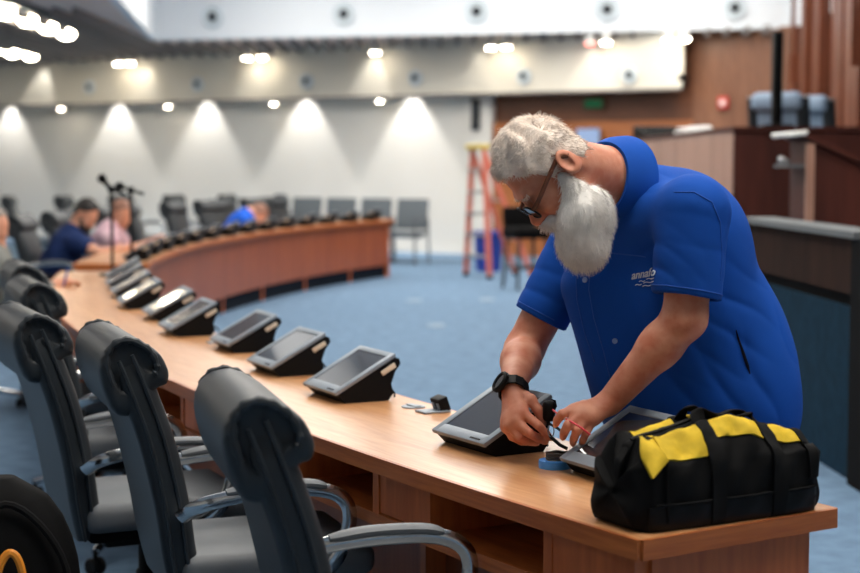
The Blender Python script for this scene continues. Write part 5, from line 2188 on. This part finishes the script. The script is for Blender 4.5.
# ------------------------------------------------------------------ people further back
def far_person(name, label, J, shirt_m, hair_m, step=.012, hair_lo=.02, beard_m=None, hold=None):
    lo = V3([min(p[i] for p in J.values() if isinstance(p, Vector)) for i in range(3)]) - V3((.25, .25, .2))
    hi = V3([max(p[i] for p in J.values() if isinstance(p, Vector)) for i in range(3)]) + V3((.25, .25, .25))
    lo.z = 0.0
    loc = V3((J['hip'].x, J['hip'].y, 0))
    r = thing('person', label, 'person', loc)
    ax_ = frame(J['F'], J['U'])
    f = Field(tuple(lo), tuple(hi), step)
    H = head_shape(f, J['C'], ax_, 1.02, J['nb'], (.055, .06))
    f.cap(J['nb'], J['hip'] + V3((0, 0, .1)), .08, .12, .05)
    f.cap(J['sl'], J['sr'], .06, .06, .05)
    for a, b, c in (('sl', 'el', 'wl'), ('sr', 'er', 'wr')):
        f.cap(J[a], J[b], .055, .045, .03)
        f.cap(J[b], J[c], .044, .029, .02)
        d = (J[c] - J[b]).normalized()
        side = V3((0, 0, 1)).cross(d).normalized()
        pm = J[c] + d * .08
        f.cap(J[c], pm, .030, .034, .015)
        for k in range(4):
            q0 = pm + side * ((k - 1.5) * .021)
            f.cap(q0, q0 + d * .05 + V3((0, 0, -.012)), .011, .010, .004)
            f.cap(q0 + d * .05 + V3((0, 0, -.012)), q0 + d * .075 + V3((0, 0, -.04)), .010, .009, .004)
        f.cap(J[c] + d * .03, J[c] + d * .075 + side * .05, .015, .011, .01)
    for q in (-1, 1):
        sd = (J['sl'] - J['sr']).normalized()
        fw = V3((J['F'][0], J['F'][1], 0)).normalized()
        h = J['hip'] + sd * (q * .09)
        k_ = h + fw * .40 + V3((0, 0, .02))
        an = V3((k_.x, k_.y, .09)) - fw * .02
        f.cap(h, k_, .075, .055, .04)
        f.cap(k_, an, .052, .038, .03)
        f.cap(an, an + fw * .15 + V3((0, 0, -.05)), .036, .03, .02)
    adopt(r, f.build('body', 'skin_far', None, 1))
    f = Field(tuple(lo), tuple(hi), step)
    up = (J['nb'] - J['hip']).normalized()
    ch = J['hip'].lerp(J['nb'], .62)
    sd = (J['sl'] - J['sr']).normalized()
    fw = sd.cross(up).normalized()
    f.ell(ch, (.15, .20, .26), (fw, sd, up), .06)
    f.ell(J['hip'].lerp(J['nb'], .22), (.16, .19, .2), (fw, sd, up), .06)
    f.cap(J['sl'], J['sr'], .075, .075, .06)
    f.cap(J['nb'] - up * .03, ch, .075, .12, .05)
    for a, b in (('sl', 'el'), ('sr', 'er')):
        ln = J.get('sleeve', .62)
        e = J[a].lerp(J[b], ln)
        n = (J[b] - J[a]).normalized()
        f.cap(J[a], J[b], .074, .064, .04, 'u', (tuple(e), tuple(n)))
        if ln >= 1:
            f.cap(J[b], J[b].lerp(J['wl' if a == 'sl' else 'wr'], .85), .058, .042, .03)
    f.warp(lambda X, Y, Z: .004 * np.sin(30 * Z + 25 * X) * np.sin(22 * Y + 9 * Z))
    adopt(r, f.build('shirt', shirt_m, None, 1))
    f = Field(tuple(lo), tuple(hi), step)
    for q in (-1, 1):
        sd = (J['sl'] - J['sr']).normalized()
        fwd = V3((J['F'][0], J['F'][1], 0)).normalized()
        h = J['hip'] + sd * (q * .09)
        k_ = h + fwd * .40 + V3((0, 0, .02))
        an = V3((k_.x, k_.y, .11)) - fwd * .02
        f.cap(h - fwd * .05, k_, .10, .075, .05)
        f.cap(k_, an, .072, .062, .04)
    f.ell(J['hip'], (.16, .19, .13), (fwd, sd, V3((0, 0, 1))), .05)
    adopt(r, f.build('trousers', 'trousers', None, 1))
    c = J['C']
    f = Field(tuple(c - V3((.2, .2, .25))), tuple(c + V3((.2, .2, .2))), step * .7)
    f.ell(H(-.014, 0, .034), (.106, .084, .100), ax_, .01)
    f.ell(H(-.045, 0, -.03), (.058, .07, .05), ax_, .02)
    Fa, La, Ua = [np.array(v) for v in ax_]

    def kp(V):
        d = V - np.array(c)
        ff, uu = d @ Fa, d @ Ua
        return uu > np.interp(ff, [-.13, -.06, -.03, 0, .03, .06, .085], [-.07, -.06, -.01, hair_lo - .02, hair_lo, hair_lo + .035, hair_lo + .06])
    adopt(r, f.build('hair', hair_m, None, 1, kp))
    if beard_m:
        f = Field(tuple(c - V3((.2, .2, .3))), tuple(c + V3((.2, .2, .2))), step * .7)
        f.ell(H(.062, 0, -.115), (.052, .056, .05), ax_, .02)
        for q in (-1, 1):
            f.cap(H(.02, q * .062, -.05), H(.06, q * .045, -.10), .015, .03, .02)
        f.cap(H(.1, -.025, -.072), H(.1, .025, -.072), .01, .01, .01)
        adopt(r, f.build('beard', beard_m, None, 1))
    return r


d2 = 13.2
far_person('person', 'man in a navy t-shirt leaning on the desk beside the microphone stands', dict(
    C=at(86, 214, d2), F=(.80, -.2, -.58), U=(.5, 0, .8), nb=at(74, 233, d2 + .02), sl=at(80, 241, d2 + .22), sr=at(76, 242, d2 - .20),
    el=at(100, 256, d2 + .30), er=at(99, 253, d2 - .26), wl=at(122, 250, d2 + .25), wr=at(122, 249, d2 - .16), hip=at(52, 279, d2), sleeve=.60),
    'navy', 'hair_dark', .012, .03, 'hair_dark')
d3 = 14.3
far_person('person', 'grey haired man in a pale pink checked shirt reaching over the far desk', dict(
    C=at(121, 214, d3), F=(.66, -.55, -.5), U=(.3, -.2, .9), nb=at(113, 230, d3 + .04), sl=at(117, 238, d3 + .2), sr=at(107, 238, d3 - .2),
    el=at(133, 249, d3 + .25), er=at(122, 252, d3 - .24), wl=at(155, 240, d3 + .1), wr=at(143, 250, d3 - .18), hip=at(95, 270, d3), sleeve=.62),
    'pink', 'hair_red', .012, .05)
d4 = 9.35
far_person('person', 'man in a grey shirt at the left edge holding a blue pen', dict(
    C=at(-9, 229, d4), F=(.86, -.1, -.5), U=(.5, 0, .86), nb=at(-12, 249, d4), sl=at(-2, 262, d4 + .2), sr=at(-4, 264, d4 - .2),
    el=at(25, 294, d4 + .25), er=at(28, 297, d4 - .2), wl=at(50, 286, d4 + .1), wr=at(54, 287, d4 - .12), hip=at(-32, 320, d4), sleeve=1.0),
    'grey_shirt', 'hair_grey', .010, .10)
p = at(65, 281, d4 - .12)
r = thing('pen', 'blue pen held upright by the man in grey', 'pen', p)
MB().tube([(-.014, 0, -.05), (.012, 0, .05)], .006, 10).build('barrel', 'blue_bin', r)
MB().tube([(.012, 0, .05), (.018, 0, .075)], .007, 10).build('cap', 'blue_bin', r)
d5 = 17.9
far_person('person', 'person in a bright blue shirt bending low over the far desk', dict(
    C=at(258, 215, d5), F=(.62, -.3, -.72), U=(.78, 0, .62), nb=at(249, 214, d5), sl=at(247, 219, d5 + .2), sr=at(244, 221, d5 - .2),
    el=at(254, 232, d5 + .28), er=at(250, 233, d5 - .26), wl=at(268, 229, d5 + .2), wr=at(265, 230, d5 - .15), hip=at(222, 250, d5), sleeve=.62),
    'bright_blue', 'hair_red', .012, .03)

# ------------------------------------------------------------------ world and view
w = bpy.data.worlds.new('world')
SC.world = w
w.use_nodes = True
w.node_tree.nodes['Background'].inputs['Color'].default_value = (.75, .85, 1.0, 1)
w.node_tree.nodes['Background'].inputs['Strength'].default_value = .0
SC.view_settings.view_transform = 'Standard'
SC.view_settings.look = 'None'
SC.view_settings.gamma = 1
SC.view_settings.exposure = 0.0
SC.view_settings.use_curve_mapping = False
